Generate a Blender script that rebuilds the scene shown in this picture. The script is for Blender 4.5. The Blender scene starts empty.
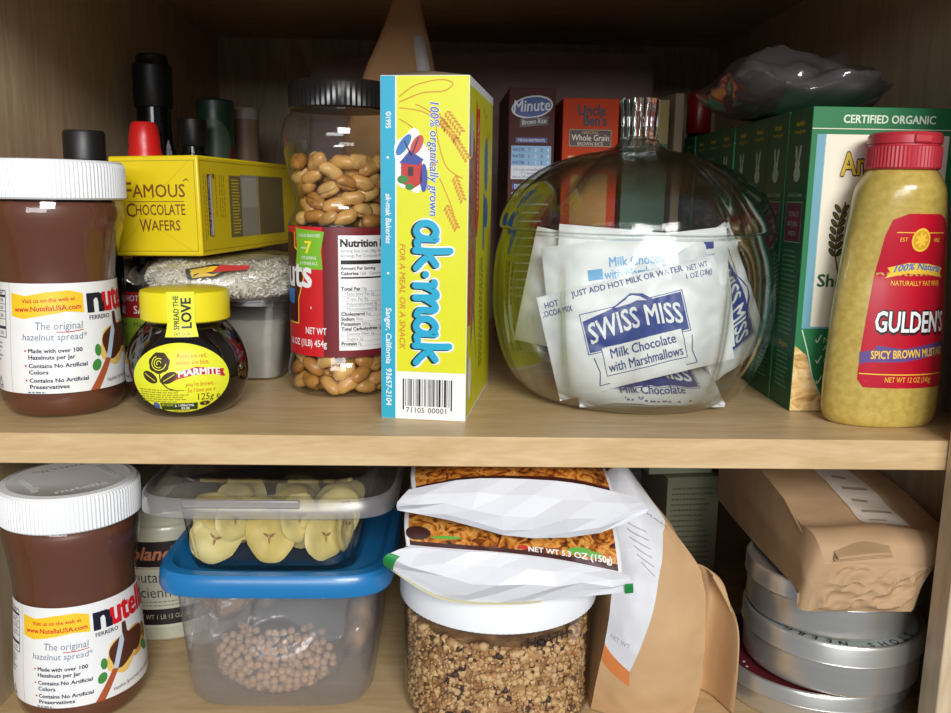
import bpy, bmesh, math, random
from math import sin, cos, pi, radians, atan2, sqrt, tan
from mathutils import Vector, Matrix, Euler, noise
from mathutils.geometry import tessellate_polygon
random.seed(7)
MM = 0.001
SC = bpy.context.scene
COL = SC.collection

# ---------------------------------------------------------------- materials
def lin(c):
    out = []
    for v in c[:3]:
        v = v / 255.0
        out.append(v / 12.92 if v <= 0.04045 else ((v + 0.055) / 1.055) ** 2.4)
    return (out[0], out[1], out[2], 1.0)

def new_mat(name):
    m = bpy.data.materials.new(name); m.use_nodes = True
    nt = m.node_tree; nt.nodes.clear()
    o = nt.nodes.new('ShaderNodeOutputMaterial')
    return m, nt, o

MC = {}
def pm(name, c, rough=0.5, var=0.06, scale=60.0, metal=0.0, spec=0.5, coat=0.0, bump=0.0, bscale=200.0, sub=0.0, stretch=None, c2=None, lo=0.35, hi=0.65):
    """plain procedural material: colour broken up by noise, optional bump"""
    if name in MC: return MC[name]
    m, nt, o = new_mat(name)
    p = nt.nodes.new('ShaderNodeBsdfPrincipled')
    nt.links.new(p.outputs[0], o.inputs[0])
    tc = nt.nodes.new('ShaderNodeTexCoord')
    mp = nt.nodes.new('ShaderNodeMapping')
    if stretch: mp.inputs['Scale'].default_value = stretch
    nt.links.new(tc.outputs['Object'], mp.inputs[0])
    nz = nt.nodes.new('ShaderNodeTexNoise'); nz.inputs['Scale'].default_value = scale; nz.inputs['Detail'].default_value = 4
    nt.links.new(mp.outputs[0], nz.inputs['Vector'])
    r = nt.nodes.new('ShaderNodeValToRGB')
    a = lin(c)
    if c2: b = lin(c2)
    else: b = tuple(x * (1 - var) for x in a[:3]) + (1,)
    r.color_ramp.elements[0].position = lo; r.color_ramp.elements[1].position = hi
    r.color_ramp.elements[0].color = b; r.color_ramp.elements[1].color = a
    nt.links.new(nz.outputs['Fac'], r.inputs[0])
    nt.links.new(r.outputs[0], p.inputs['Base Color'])
    p.inputs['Roughness'].default_value = rough; p.inputs['Metallic'].default_value = metal
    p.inputs['Specular IOR Level'].default_value = spec
    p.inputs['Coat Weight'].default_value = coat; p.inputs['Coat Roughness'].default_value = 0.08
    if sub: p.inputs['Subsurface Weight'].default_value = sub; p.inputs['Subsurface Radius'].default_value = (.004, .003, .002)
    if bump:
        n2 = nt.nodes.new('ShaderNodeTexNoise'); n2.inputs['Scale'].default_value = bscale; n2.inputs['Detail'].default_value = 5
        nt.links.new(mp.outputs[0], n2.inputs['Vector'])
        bp = nt.nodes.new('ShaderNodeBump'); bp.inputs['Strength'].default_value = bump; bp.inputs['Distance'].default_value = 0.002
        nt.links.new(n2.outputs['Fac'], bp.inputs['Height']); nt.links.new(bp.outputs[0], p.inputs['Normal'])
    MC[name] = m
    return m

def ink(c, rough=0.45):
    return pm('ink_%02x%02x%02x' % tuple(int(x) for x in c) + ('_g' if rough < .4 else ''), c, rough, var=0.04)

def clear(name, tint=(1, 1, 1), edge=(.6, .65, .62), base=0.04, grazing=0.75, power=3.0, rough=0.03, haze=0.0, hazec=(235, 235, 235), bump=0.0, bscale=60):
    """thin clear wall: transparent with a facing-dependent reflection, optional milky haze"""
    if name in MC: return MC[name]
    m, nt, o = new_mat(name)
    N, L = nt.nodes.new, nt.links.new
    lw = N('ShaderNodeLayerWeight'); lw.inputs['Blend'].default_value = 0.5
    pw = N('ShaderNodeMath'); pw.operation = 'POWER'; pw.inputs[1].default_value = power
    L(lw.outputs['Facing'], pw.inputs[0])
    mr = N('ShaderNodeMapRange'); mr.inputs['To Min'].default_value = base; mr.inputs['To Max'].default_value = grazing
    L(pw.outputs[0], mr.inputs['Value'])
    mc = N('ShaderNodeMix'); mc.data_type = 'RGBA'
    mc.inputs['A'].default_value = tuple(tint) + (1,); mc.inputs['B'].default_value = tuple(edge) + (1,)
    L(pw.outputs[0], mc.inputs['Factor'])
    t = N('ShaderNodeBsdfTransparent'); L(mc.outputs['Result'], t.inputs[0])
    g = N('ShaderNodeBsdfGlossy'); g.inputs['Roughness'].default_value = rough; g.inputs['Color'].default_value = (1, 1, 1, 1)
    if bump:
        tc = N('ShaderNodeTexCoord')
        n2 = N('ShaderNodeTexNoise'); n2.inputs['Scale'].default_value = bscale; n2.inputs['Detail'].default_value = 3
        L(tc.outputs['Object'], n2.inputs['Vector'])
        bp = N('ShaderNodeBump'); bp.inputs['Strength'].default_value = bump; bp.inputs['Distance'].default_value = 0.003
        L(n2.outputs['Fac'], bp.inputs['Height']); L(bp.outputs[0], g.inputs['Normal'])
    x = N('ShaderNodeMixShader'); L(mr.outputs[0], x.inputs[0])
    if haze:
        d = N('ShaderNodeBsdfDiffuse'); d.inputs[0].default_value = lin(hazec)
        tl = N('ShaderNodeBsdfTranslucent'); tl.inputs[0].default_value = lin(hazec)
        ad = N('ShaderNodeMixShader'); ad.inputs[0].default_value = 0.4; L(d.outputs[0], ad.inputs[1]); L(tl.outputs[0], ad.inputs[2])
        h = N('ShaderNodeMixShader'); h.inputs[0].default_value = haze
        L(t.outputs[0], h.inputs[1]); L(ad.outputs[0], h.inputs[2]); L(h.outputs[0], x.inputs[1])
    else:
        L(t.outputs[0], x.inputs[1])
    L(g.outputs[0], x.inputs[2]); L(x.outputs[0], o.inputs[0])
    MC[name] = m
    return m

def wood(name, stretch, c1=(216, 184, 138), c2=(196, 160, 112), rough=0.42):
    if name in MC: return MC[name]
    m, nt, o = new_mat(name); N, L = nt.nodes.new, nt.links.new
    p = N('ShaderNodeBsdfPrincipled'); L(p.outputs[0], o.inputs[0])
    tc = N('ShaderNodeTexCoord'); mp = N('ShaderNodeMapping'); mp.inputs['Scale'].default_value = stretch
    L(tc.outputs['Object'], mp.inputs[0])
    n1 = N('ShaderNodeTexNoise'); n1.inputs['Scale'].default_value = 14; n1.inputs['Detail'].default_value = 6; n1.inputs['Distortion'].default_value = 1.2
    n2 = N('ShaderNodeTexNoise'); n2.inputs['Scale'].default_value = 90; n2.inputs['Detail'].default_value = 3
    L(mp.outputs[0], n1.inputs['Vector']); L(mp.outputs[0], n2.inputs['Vector'])
    mx = N('ShaderNodeMath'); mx.operation = 'MULTIPLY_ADD'; mx.inputs[1].default_value = 0.35
    L(n2.outputs['Fac'], mx.inputs[0]); L(n1.outputs['Fac'], mx.inputs[2])
    r = N('ShaderNodeValToRGB'); r.color_ramp.elements[0].position = 0.5; r.color_ramp.elements[1].position = 0.85
    r.color_ramp.elements[0].color = lin(c1); r.color_ramp.elements[1].color = lin(c2)
    L(mx.outputs[0], r.inputs[0]); L(r.outputs[0], p.inputs['Base Color'])
    p.inputs['Roughness'].default_value = rough; p.inputs['Specular IOR Level'].default_value = 0.35
    MC[name] = m
    return m

def food_photo(name, cols, scale=30, rough=0.35):
    """printed picture of food: voronoi patches of the given colours"""
    if name in MC: return MC[name]
    m, nt, o = new_mat(name); N, L = nt.nodes.new, nt.links.new
    p = N('ShaderNodeBsdfPrincipled'); L(p.outputs[0], o.inputs[0])
    tc = N('ShaderNodeTexCoord'); mp = N('ShaderNodeMapping'); mp.inputs['Scale'].default_value = (1, 1, 1.6)
    L(tc.outputs['Object'], mp.inputs[0])
    nz = N('ShaderNodeTexNoise'); nz.inputs['Scale'].default_value = scale * 2.2; nz.inputs['Detail'].default_value = 5; nz.inputs['Distortion'].default_value = 1.5
    L(mp.outputs[0], nz.inputs['Vector'])
    r = N('ShaderNodeValToRGB'); cr = r.color_ramp
    while len(cr.elements) < len(cols): cr.elements.new(0.5)
    for i, c in enumerate(cols):
        cr.elements[i].position = 0.30 + 0.42 * i / max(1, len(cols) - 1); cr.elements[i].color = lin(c)
    L(nz.outputs['Fac'], r.inputs[0]); L(r.outputs[0], p.inputs['Base Color']); p.inputs['Roughness'].default_value = rough
    MC[name] = m
    return m

# ---------------------------------------------------------------- mesh building (all lengths in millimetres)
class MB:
    def __init__(s): s.v = []; s.f = []; s.m = []
    def add(s, vs, fs, mat):
        b = len(s.v); s.v += [tuple(p) for p in vs]
        for f in fs: s.f.append(tuple(b + i for i in f)); s.m.append(mat)
        return s
    def box(s, x0, x1, y0, y1, z0, z1, mat):
        vs = [(x, y, z) for z in (z0, z1) for y in (y0, y1) for x in (x0, x1)]
        return s.add(vs, [(0, 2, 3, 1), (4, 5, 7, 6), (0, 1, 5, 4), (2, 6, 7, 3), (0, 4, 6, 2), (1, 3, 7, 5)], mat)
    def lathe(s, prof, mat, n=64, sx=1.0, sy=1.0, rf=None, cx=0, cy=0, cap0=True, cap1=True, sq=0.0):
        vs = []; fs = []
        for (r, z) in prof:
            for k in range(n):
                a = 2 * pi * k / n
                q = r * (rf(a, r, z) if rf else 1)
                ca, sa = sin(a), -cos(a)
                if sq:                                  # squarish cross-section (superellipse)
                    e = 2.0 / sq
                    ca = math.copysign(abs(ca) ** e, ca); sa = math.copysign(abs(sa) ** e, sa)
                vs.append((cx + q * ca * sx, cy + q * sa * sy, z))
        for i in range(len(prof) - 1):
            for k in range(n):
                k2 = (k + 1) % n
                fs.append((i * n + k, i * n + k2, (i + 1) * n + k2, (i + 1) * n + k))
        if cap0: fs.append(tuple(reversed(range(n))))
        if cap1: fs.append(tuple(range((len(prof) - 1) * n, len(prof) * n)))
        return s.add(vs, fs, mat)
    def grid(s, fn, nu, nv, mat, wrap=False):
        vs = [fn(i / nu, j / nv) for j in range(nv + 1) for i in range(nu + (0 if wrap else 1))]
        w = nu if wrap else nu + 1
        fs = []
        for j in range(nv):
            for i in range(nu):
                i2 = (i + 1) % w if wrap else i + 1
                fs.append((j * w + i, j * w + i2, (j + 1) * w + i2, (j + 1) * w + i))
        return s.add(vs, fs, mat)
    def tube(s, pts, r, mat, n=8):
        pts = [Vector(p) for p in pts]; vs = []; fs = []
        for i, p in enumerate(pts):
            d = (pts[min(i + 1, len(pts) - 1)] - pts[max(i - 1, 0)]).normalized()
            a = d.orthogonal().normalized(); b = d.cross(a)
            rr = r[i] if isinstance(r, (list, tuple)) else r
            for k in range(n):
                t = 2 * pi * k / n; vs.append(p + a * cos(t) * rr + b * sin(t) * rr)
        for i in range(len(pts) - 1):
            for k in range(n):
                k2 = (k + 1) % n; fs.append((i * n + k, i * n + k2, (i + 1) * n + k2, (i + 1) * n + k))
        fs.append(tuple(reversed(range(n)))); fs.append(tuple(range((len(pts) - 1) * n, len(pts) * n)))
        return s.add(vs, fs, mat)
    def ball(s, c, rx, ry, rz, mat, nu=16, nv=10, dn=0.0, sd=0.0, fr=0.06, ex=1.0):
        def fn(u, v):
            a = 2 * pi * u; b = -pi / 2 + pi * v
            cb, sb = cos(b), sin(b)
            x, y, z = cb * cos(a), cb * sin(a), sb
            if ex != 1.0:
                x = math.copysign(abs(x) ** ex, x); y = math.copysign(abs(y) ** ex, y); z = math.copysign(abs(z) ** ex, z)
            p = Vector((x * rx, y * ry, z * rz))
            if dn:
                k = noise.fractal(Vector((p.x * fr + sd, p.y * fr + sd * 2.1, p.z * fr - sd)), 0.8, 2.0, 3)
                p *= 1 + dn * k
            return (c[0] + p.x, c[1] + p.y, c[2] + p.z)
        return s.grid(fn, nu, nv, mat, wrap=True)

def build(name, mb, parent=None, smooth=True, angle=35, loc=None, rotz=0.0, bevel=0, solid=0, sub=0, rot=None):
    me = bpy.data.meshes.new(name)
    me.from_pydata([(x * MM, y * MM, z * MM) for x, y, z in mb.v], [], mb.f)
    slots = []
    for m in mb.m:
        if m not in slots: slots.append(m)
    for m in slots: me.materials.append(m)
    me.polygons.foreach_set('material_index', [slots.index(m) for m in mb.m])
    if smooth:
        me.polygons.foreach_set('use_smooth', [True] * len(me.polygons))
        me.set_sharp_from_angle(angle=radians(angle))
    me.update()
    o = bpy.data.objects.new(name, me); COL.objects.link(o)
    if parent: o.parent = parent
    if loc: o.location = [c * MM for c in loc]
    if rot: o.rotation_euler = rot
    elif rotz: o.rotation_euler = (0, 0, rotz)
    if solid:
        md = o.modifiers.new('thickness', 'SOLIDIFY'); md.thickness = solid * MM; md.offset = -1
    if bevel:
        md = o.modifiers.new('bevel', 'BEVEL'); md.width = bevel * MM; md.segments = 2; md.limit_method = 'ANGLE'; md.angle_limit = radians(50)
    if sub:
        md = o.modifiers.new('sub', 'SUBSURF'); md.levels = sub; md.render_levels = sub
    return o

def tag(o, label=None, cat=None, group=None, kind=None):
    if label: o['label'] = label
    if cat: o['category'] = cat
    if group: o['group'] = group
    if kind: o['kind'] = kind
    return o

def thing(name, label, cat, loc=(0, 0, 0), rotz=0.0, group=None, rot=None):
    o = bpy.data.objects.new(name, None); COL.objects.link(o)
    o.empty_display_size = 0.02
    o.location = [c * MM for c in loc]
    o.rotation_euler = rot if rot else (0, 0, rotz)
    return tag(o, label, cat, group)

def dup(root, loc=None, rot=None, label=None, group=None):
    r = root.copy(); COL.objects.link(r)
    if loc: r.location = [c * MM for c in loc]
    if rot: r.rotation_euler = rot
    if label: r['label'] = label
    if group: r['group'] = group
    for ch in list(root.children):
        c = ch.copy(); COL.objects.link(c); c.parent = r
        for g in list(ch.children):
            d = g.copy(); COL.objects.link(d); d.parent = c
    return r

# ---------------------------------------------------------------- printed artwork: flat polygons carried onto a surface
TXT = {}
def text_tris(s, bold, shear):
    k = (s, bold, shear)
    if k in TXT: return TXT[k]
    cu = bpy.data.curves.new('t', 'FONT'); cu.body = s; cu.size = 1.0; cu.offset = bold; cu.shear = shear; cu.resolution_u = 2
    ob = bpy.data.objects.new('t', cu); COL.objects.link(ob)
    dg = bpy.context.evaluated_depsgraph_get(); eo = ob.evaluated_get(dg); me = eo.to_mesh()
    me.calc_loop_triangles()
    vs = [(v.co.x, v.co.y) for v in me.vertices]
    tr = [tuple(vs[i] for i in t.vertices) for t in me.loop_triangles]
    eo.to_mesh_clear(); bpy.data.objects.remove(ob); bpy.data.curves.remove(cu)
    xs = [p[0] for t in tr for p in t] or [0, 1]
    TXT[k] = (tr, min(xs), max(xs))
    return TXT[k]
CAP = 0.6925
def measure_cap():
    global CAP
    tr, a, b = text_tris('H', 0, 0)
    ys = [p[1] for t in tr for p in t]; CAP = max(ys) - min(ys)
measure_cap()

class Art:
    def __init__(s): s.t = []
    def tri(s, a, b, c, mat, l): s.t.append((a, b, c, mat, l))
    def poly(s, pts, mat, l=0):
        for t in tessellate_polygon([[Vector((p[0], p[1], 0)) for p in pts]]):
            s.tri(tuple(pts[t[0]][:2]), tuple(pts[t[1]][:2]), tuple(pts[t[2]][:2]), mat, l)
        return s
    def rect(s, u0, u1, v0, v1, mat, l=0): return s.poly([(u0, v0), (u1, v0), (u1, v1), (u0, v1)], mat, l)
    def frame(s, u0, u1, v0, v1, w, mat, l=1):
        s.rect(u0, u1, v0, v0 + w, mat, l); s.rect(u0, u1, v1 - w, v1, mat, l)
        s.rect(u0, u0 + w, v0 + w, v1 - w, mat, l); s.rect(u1 - w, u1, v0 + w, v1 - w, mat, l)
    def disc(s, u, v, ru, rv, mat, l=1, n=24, rot=0.0, f=None):
        pts = []
        for k in range(n):
            a = 2 * pi * k / n; q = f(a) if f else 1
            x, y = ru * q * cos(a), rv * q * sin(a)
            pts.append((u + x * cos(rot) - y * sin(rot), v + x * sin(rot) + y * cos(rot)))
        return s.poly(pts, mat, l)
    def stroke(s, pts, w, mat, l=1, caps=True, sm=0):
        if sm: pts = smooth_prof2(pts, sm)
        l0 = l
        for kk, (a, b) in enumerate(zip(pts, pts[1:])):
            l = l0 + .02 * kk
            d = Vector((b[0] - a[0], b[1] - a[1]))
            if d.length < 1e-6: continue
            n = Vector((-d.y, d.x)).normalized() * w / 2
            s.tri((a[0] + n.x, a[1] + n.y), (a[0] - n.x, a[1] - n.y), (b[0] - n.x, b[1] - n.y), mat, l)
            s.tri((a[0] + n.x, a[1] + n.y), (b[0] - n.x, b[1] - n.y), (b[0] + n.x, b[1] + n.y), mat, l)
        if caps:
            for kk, p in enumerate(pts): s.disc(p[0], p[1], w / 2, w / 2, mat, l0 + .02 * kk + .01, n=10)
        return s
    def text(s, body, u, v, h, mat, l=2, w=None, bold=0.0, shear=0.0, rot=0.0, align='l', bend=None):
        """u, v: start of the baseline; h: capital height; w: fitted width"""
        tr, a, b = text_tris(body, 0, shear)
        k = h / CAP; kx = (w / (b - a)) if w else k
        x0 = -a
        W = (b - a) * kx
        sh = -W / 2 if align == 'c' else (-W if align == 'r' else 0)
        cr, sr = cos(rot), sin(rot)
        def T(p):
            x = (p[0] + x0) * kx + sh; y = p[1] * k
            if bend: y += bend((x - sh) / max(W, 1e-6))
            return (u + x * cr - y * sr, v + x * sr + y * cr)
        if not bold: offs = [(0, 0)]
        elif bold < .06: offs = [(-bold, -bold * .6), (bold, -bold * .6), (-bold, bold * .6), (bold, bold * .6)]
        else: offs = [(bold * cos(q * pi / 4), bold * sin(q * pi / 4)) for q in range(8)]
        for q, (dx, dy) in enumerate(offs):
            for t in tr: s.tri(*[T((p[0] + dx * .8, p[1] + dy * .8)) for p in t], mat, l + .04 * q)
        return s
    def lines(s, u0, u1, v0, v1, n, h, mat, l=2, seed=1, rot=False):
        """rows of small print as broken dashes"""
        rg = random.Random(seed)
        for i in range(n):
            v = v1 - (v1 - v0) * (i + .5) / n; u = u0
            end = u1 - rg.random() * (u1 - u0) * .25
            while u < end:
                w = min(rg.uniform(1.0, 3.2), end - u)
                s.rect(u, u + w, v - h / 2, v + h / 2, mat, l); u += w + .6
        return s
    def emit(s, mb, fn, maxlen=1e9, base=0.15, step=0.1):
        def split(a, b, c, out):
            st = [(a, b, c)]
            while st:
                a, b, c = st.pop()
                la = (a[0]-b[0])**2+(a[1]-b[1])**2; lb = (b[0]-c[0])**2+(b[1]-c[1])**2; lc = (c[0]-a[0])**2+(c[1]-a[1])**2
                m = max(la, lb, lc)
                if m <= maxlen * maxlen: out.append((a, b, c)); continue
                if m == la: mid = ((a[0]+b[0])/2, (a[1]+b[1])/2); st += [(a, mid, c), (mid, b, c)]
                elif m == lb: mid = ((b[0]+c[0])/2, (b[1]+c[1])/2); st += [(a, b, mid), (a, mid, c)]
                else: mid = ((c[0]+a[0])/2, (c[1]+a[1])/2); st += [(a, b, mid), (mid, b, c)]
        groups = {}
        for (a, b, c, m, l) in s.t: groups.setdefault((m, l), []).append((a, b, c))
        for (m, l), ts in groups.items():
            out = []
            for t in ts: split(*t, out)
            idx = {}; vs = []; fs = []
            for t in out:
                ar = (t[1][0]-t[0][0])*(t[2][1]-t[0][1])-(t[1][1]-t[0][1])*(t[2][0]-t[0][0])
                if ar < 0: t = (t[0], t[2], t[1])
                f = []
                for p in t:
                    k = (round(p[0], 4), round(p[1], 4))
                    if k not in idx: idx[k] = len(vs); vs.append(fn(p[0], p[1], base + l * step))
                    f.append(idx[k])
                if len(set(f)) == 3: fs.append(tuple(f))
            mb.add(vs, fs, m)
        return mb

def flat(o, U, V):
    o = Vector(o); U = Vector(U).normalized(); V = Vector(V).normalized(); n = U.cross(V)
    return lambda u, v, d: tuple(o + U * u + V * v + n * d)
def prof_r(prof):
    def r(z):
        if z <= prof[0][1]: return prof[0][0]
        for (a, b) in zip(prof, prof[1:]):
            if a[1] <= z <= b[1] and b[1] > a[1]: return a[0] + (b[0] - a[0]) * (z - a[1]) / (b[1] - a[1])
        return prof[-1][0]
    return r
def round_map(rfun, th0=0.0, rref=35.0, sx=1.0, sy=1.0):
    def fn(u, v, d):
        a = th0 + u / rref; r = rfun(v) + d
        return (r * sin(a) * sx, -r * cos(a) * sy, v)
    return fn
def smooth_prof(pts, k=6):
    """Catmull-Rom through (r, z) points"""
    out = []
    P = [pts[0]] + list(pts) + [pts[-1]]
    for i in range(1, len(P) - 2):
        p0, p1, p2, p3 = P[i-1], P[i], P[i+1], P[i+2]
        for j in range(k):
            t = j / k
            out.append(tuple(0.5 * (2*p1[c] + (p2[c]-p0[c])*t + (2*p0[c]-5*p1[c]+4*p2[c]-p3[c])*t*t + (3*p1[c]-p0[c]-3*p2[c]+p3[c])*t**3) for c in (0, 1)))
    out.append(pts[-1])
    return [(max(r, 0.01), z) for r, z in out]
def smooth_prof2(pts, k=4):
    P = [pts[0]] + list(pts) + [pts[-1]]; out = []
    for i in range(1, len(P) - 2):
        for j in range(k):
            t = j / k
            out.append(tuple(0.5 * (2*P[i][c] + (P[i+1][c]-P[i-1][c])*t + (2*P[i-1][c]-5*P[i][c]+4*P[i+1][c]-P[i+2][c])*t*t + (3*P[i][c]-P[i-1][c]-3*P[i+1][c]+P[i+2][c])*t**3) for c in (0, 1)))
    return out + [pts[-1]]
def ribs(n, amp): return lambda a, r, z: 1 + amp / max(r, 1) * (1 if int(round(a / (2*pi) * n * 2)) % 2 else -1)
WORLD = 0.20; KEYLOC = (0.55, -2.6, 1.16); KEYSX, KEYSY = 1.2, 0.75; KEYP = 74.0; FILLP = 20.0
# ================================================================ camera, light
cd = bpy.data.cameras.new('camera'); cam = bpy.data.objects.new('camera', cd); COL.objects.link(cam)
cd.sensor_width = 36; cd.lens = 36 * 870 / 951; cd.clip_start = 0.01
P_, Y_, R_ = radians(10.4), radians(1.5), radians(.9)
f_ = Vector((sin(Y_)*cos(P_), cos(Y_)*cos(P_), -sin(P_))); r0 = Vector((cos(Y_), -sin(Y_), 0)); u0 = r0.cross(f_)
r_ = r0*cos(R_) + u0*sin(R_); u_ = u0*cos(R_) - r0*sin(R_)
cam.matrix_world = Matrix(((r_.x, u_.x, -f_.x, 0), (r_.y, u_.y, -f_.y, -.463), (r_.z, u_.z, -f_.z, .130), (0, 0, 0, 1)))
SC.camera = cam
SC.view_settings.view_transform = 'Standard'; SC.view_settings.look = 'None'
SC.view_settings.gamma = 1.0; SC.view_settings.use_curve_mapping = False
SC.view_settings.exposure = 0.0
SC.cycles.transparent_max_bounces = 32; SC.cycles.max_bounces = 10
SC.cycles.caustics_reflective = False; SC.cycles.caustics_refractive = False

w = bpy.data.worlds.new('room_air'); SC.world = w; w.use_nodes = True
w.node_tree.nodes['Background'].inputs[0].default_value = (0.80, 0.86, 1.0, 1)
w.node_tree.nodes['Background'].inputs[1].default_value = WORLD

def area(name, loc, target, sx, sy, power, col):
    l = bpy.data.lights.new(name, 'AREA'); l.shape = 'RECTANGLE'; l.size = sx; l.size_y = sy; l.energy = power; l.color = col
    o = bpy.data.objects.new(name, l); COL.objects.link(o); o.location = loc
    o.rotation_euler = (Vector(target) - Vector(loc)).to_track_quat('-Z', 'Y').to_euler()
    return o
area('window_daylight', KEYLOC, (0, 0, 0.02), KEYSX, KEYSY, KEYP, (1.0, 0.99, 0.97))

area('room_fill', (-0.25, -2.4, 0.50), (0, 0, 0.1), 1.4, 0.5, FILLP, (0.95, 0.97, 1.0))  # added low fill lamp, lifts the boxes deep in the cupboard

# ================================================================ the cupboard
L0 = -190.0
WH = wood('wood_shelf', (1.0, 7.0, 7.0), (212, 184, 140), (194, 162, 116)); WV = wood('wood_upright', (7.0, 7.0, 1.0), (206, 186, 154), (186, 162, 128))
def struct(name, mb, **k): return tag(build(name, mb, **k), kind='structure')
struct('wall_left', MB().box(-302, -282, 0, 640, L0 - 18, 330, WV))
struct('wall_right', MB().box(314, 334, 0, 640, L0 - 18, 330, WV))
struct('wall_back', MB().box(-302, 334, 620, 640, L0 - 18, 330, WV))
struct('ceiling', MB().box(-302, 334, 0, 640, 310, 330, WH))
struct('floor', MB().box(-302, 334, -1, 640, L0 - 18, L0, WH))
struct('trim_1', MB().box(276.7, 334, -19, -1, L0 - 18, 330, WV), bevel=.8)
struct('trim_2', MB().box(-330, -278, -19, -1, L0 - 18, 330, WV), bevel=.8)
struct('trim_3', MB().box(-278, 276.7, -19, -1, 262, 330, WH), bevel=.8)
sh = build('shelf', MB().box(-281.8, 313.8, 0, 619.5, -17.2, 0, WH), bevel=.6)
tag(sh, 'beige wood-grain shelf crossing the cupboard between the two rows of food', 'shelf')

# ================================================================ shared colours
WHITE = ink((240, 240, 238)); BLACK = ink((22, 20, 22)); RED = ink((214, 28, 40)); NAVY = ink((36, 40, 66))
PLW = pm('white_plastic', (240, 242, 244), .32, .02)
GREYB = ink((120, 132, 150)); YEL = ink((250, 202, 40))

# ================================================================ hazelnut spread jars
def spread_jar(name, label, loc, rotz, logo_shift, wide):
    t = thing(name, label, 'jar', loc, rotz, 'hazelnut spread jars')
    pts = [(26.5, 0), (31, 2.5), (34.3, 10), (35, 25), (33.8, 48), (32.4, 72), (32.6, 86), (35.5, 100), (38.8, 112), (39.3, 119), (37.8, 126), (36, 129)]
    pts = [(r * (1 + (wide - 1) * max(0, min(1, (112 - z) / 30))), z) for r, z in pts]
    pr = smooth_prof(pts, 5)
    cl = clear('clear_jar_plastic', (.97, .95, .93), (.8, .7, .62), .045, .55, 3, .04)
    choc = pm('hazelnut_spread', (104, 62, 44), .42, .10, 30, spec=.4, bump=.06, bscale=60)
    b = MB().lathe(pr, cl, 72, cap1=False); build('jar_body', b, t)
    inner = [(max(r - 1.6, .01), z + (1.5 if i == 0 else 0)) for i, (r, z) in enumerate(pr) if z < 123] + [(36, 123.6), (.01, 124)]
    build('spread_filling', MB().lathe(inner, choc, 64), t)
    lid = MB()
    lid.lathe([(39.4, 125), (40.4, 126), (40.4, 143.5), (39.6, 145.3)], PLW, 220, rf=lambda a, r, z: 1 + (.28 / r if int(round(a / (2*pi) * 220)) % 2 else -.2 / r), cap1=False)
    lid.lathe([(39.6, 145.3), (38.5, 146.6), (34.5, 147), (33.5, 146.4), (.01, 146.4)], PLW, 110, cap0=False, cap1=False)
    a = Art()
    emb = pm('white_plastic_emboss', (248, 249, 250), .2, .02)
    for k, wd in enumerate(['nutella', 'nutella', 'nutella', 'nutella']):
        A = k * pi / 2 + .35
        a.text(wd, 25 * sin(A), -25 * cos(A), 5.6, emb, 1, w=30, bold=.02, rot=A, align='c')
    a.emit(lid, lambda u, v, d: (u, v, 146.35 + d))
    build('lid', lid, t)
    # label
    A = Art(); s = logo_shift
    A.rect(-56, 58, 16, 78.5, WHITE, 0)
    gl = ink((205, 205, 205)); A.rect(-29.2 + s, -28.7 + s, 16, 78.5, gl, 1)
    x = s
    A.frame(-54 + x, -32.5 + x, 47, 74, .5, NAVY, 1)
    for v, h in ((70, 1.4), (66, .3), (62, .3), (57.5, .3), (52, 1.6)): A.rect(-54 + x, -33 + x, v, v + h, NAVY, 2)
    for v in (71.8, 67.5, 63.2, 58.8, 49): A.text('12%' if v < 70 else 'Value*', -35 + x, v, 1.7, NAVY, 2, align='r')
    A.lines(-56 + x, -36 + x, 33, 45, 5, .9, GREYB, 2, 4)
    A.stroke([(-43 + x, 19), (-38 + x, 19), (-40.5 + x, 24), (-43 + x, 19)], .5, NAVY, 2); A.text('PETE', -43 + x, 16.8, 1.3, NAVY, 2, w=5)
    A.poly([(-27.5 + x, 60), (-20 + x, 58.5), (-8 + x, 60.5), (4 + x, 62.5), (13.5 + x, 61.5), (13.5 + x, 72.5), (6 + x, 74.5), (-6 + x, 73.8), (-18 + x, 71.5), (-27.5 + x, 73)], YEL, 1)
    A.text('Visit us on the web at', -20 + x, 67.4, 2.2, RED, 2, w=29, bold=.02, rot=.05)
    A.text('www.NutellaUSA.com', -25 + x, 62.4, 2.8, RED, 2, w=37, bold=.025, rot=.04)
    A.text('The original', -13 + x, 52.6, 4.2, GREYB, 2, w=25, shear=.1)
    A.stroke([(-2 + x, 51.2), (4 + x, 50.9), (12 + x, 51.8)], .5, RED, 2)
    A.text('hazelnut spread*', -20.5 + x, 46.6, 3.7, GREYB, 2, w=34.5, shear=.1)
    for v, l1, l2, w1, w2 in ((39.5, 'Made with over 100', 'Hazelnuts per Jar', 28, 24), (31, 'Contains No Artificial', 'Colors', 30, 10), (22.6, 'Contains No Artificial', 'Preservatives', 30, 20)):
        A.disc(-19.2 + x, v + 1, .6, .6, RED, 2, 8)
        A.text(l1, -17.4 + x, v, 2.3, NAVY, 2, w=w1, bold=.03); A.text(l2, -17.4 + x, v - 3.7, 2.3, NAVY, 2, w=w2, bold=.03)
    A.lines(-19 + x, -8 + x, 16.2, 17.4, 1, .9, GREYB, 2, 9)
    A.text('n', 16.4 + x, 61.5, 15.4, ink((20, 20, 42)), 2, w=9.6, bold=.05)
    A.text('utella', 26.5 + x, 61.5, 15.4, ink((222, 22, 36)), 2, w=36, bold=.05)
    A.text('FERRERO', 16.2 + x, 57, 2.4, NAVY, 2, w=14, bold=.02)
    bread = ink((226, 168, 74)); crust = ink((240, 200, 110)); br = ink((84, 44, 28))
    A.disc(32 + x, 41, 10.5, 12.5, crust, 1, 30, rot=-.5, f=lambda q: 1 + .06 * sin(5 * q))
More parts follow.
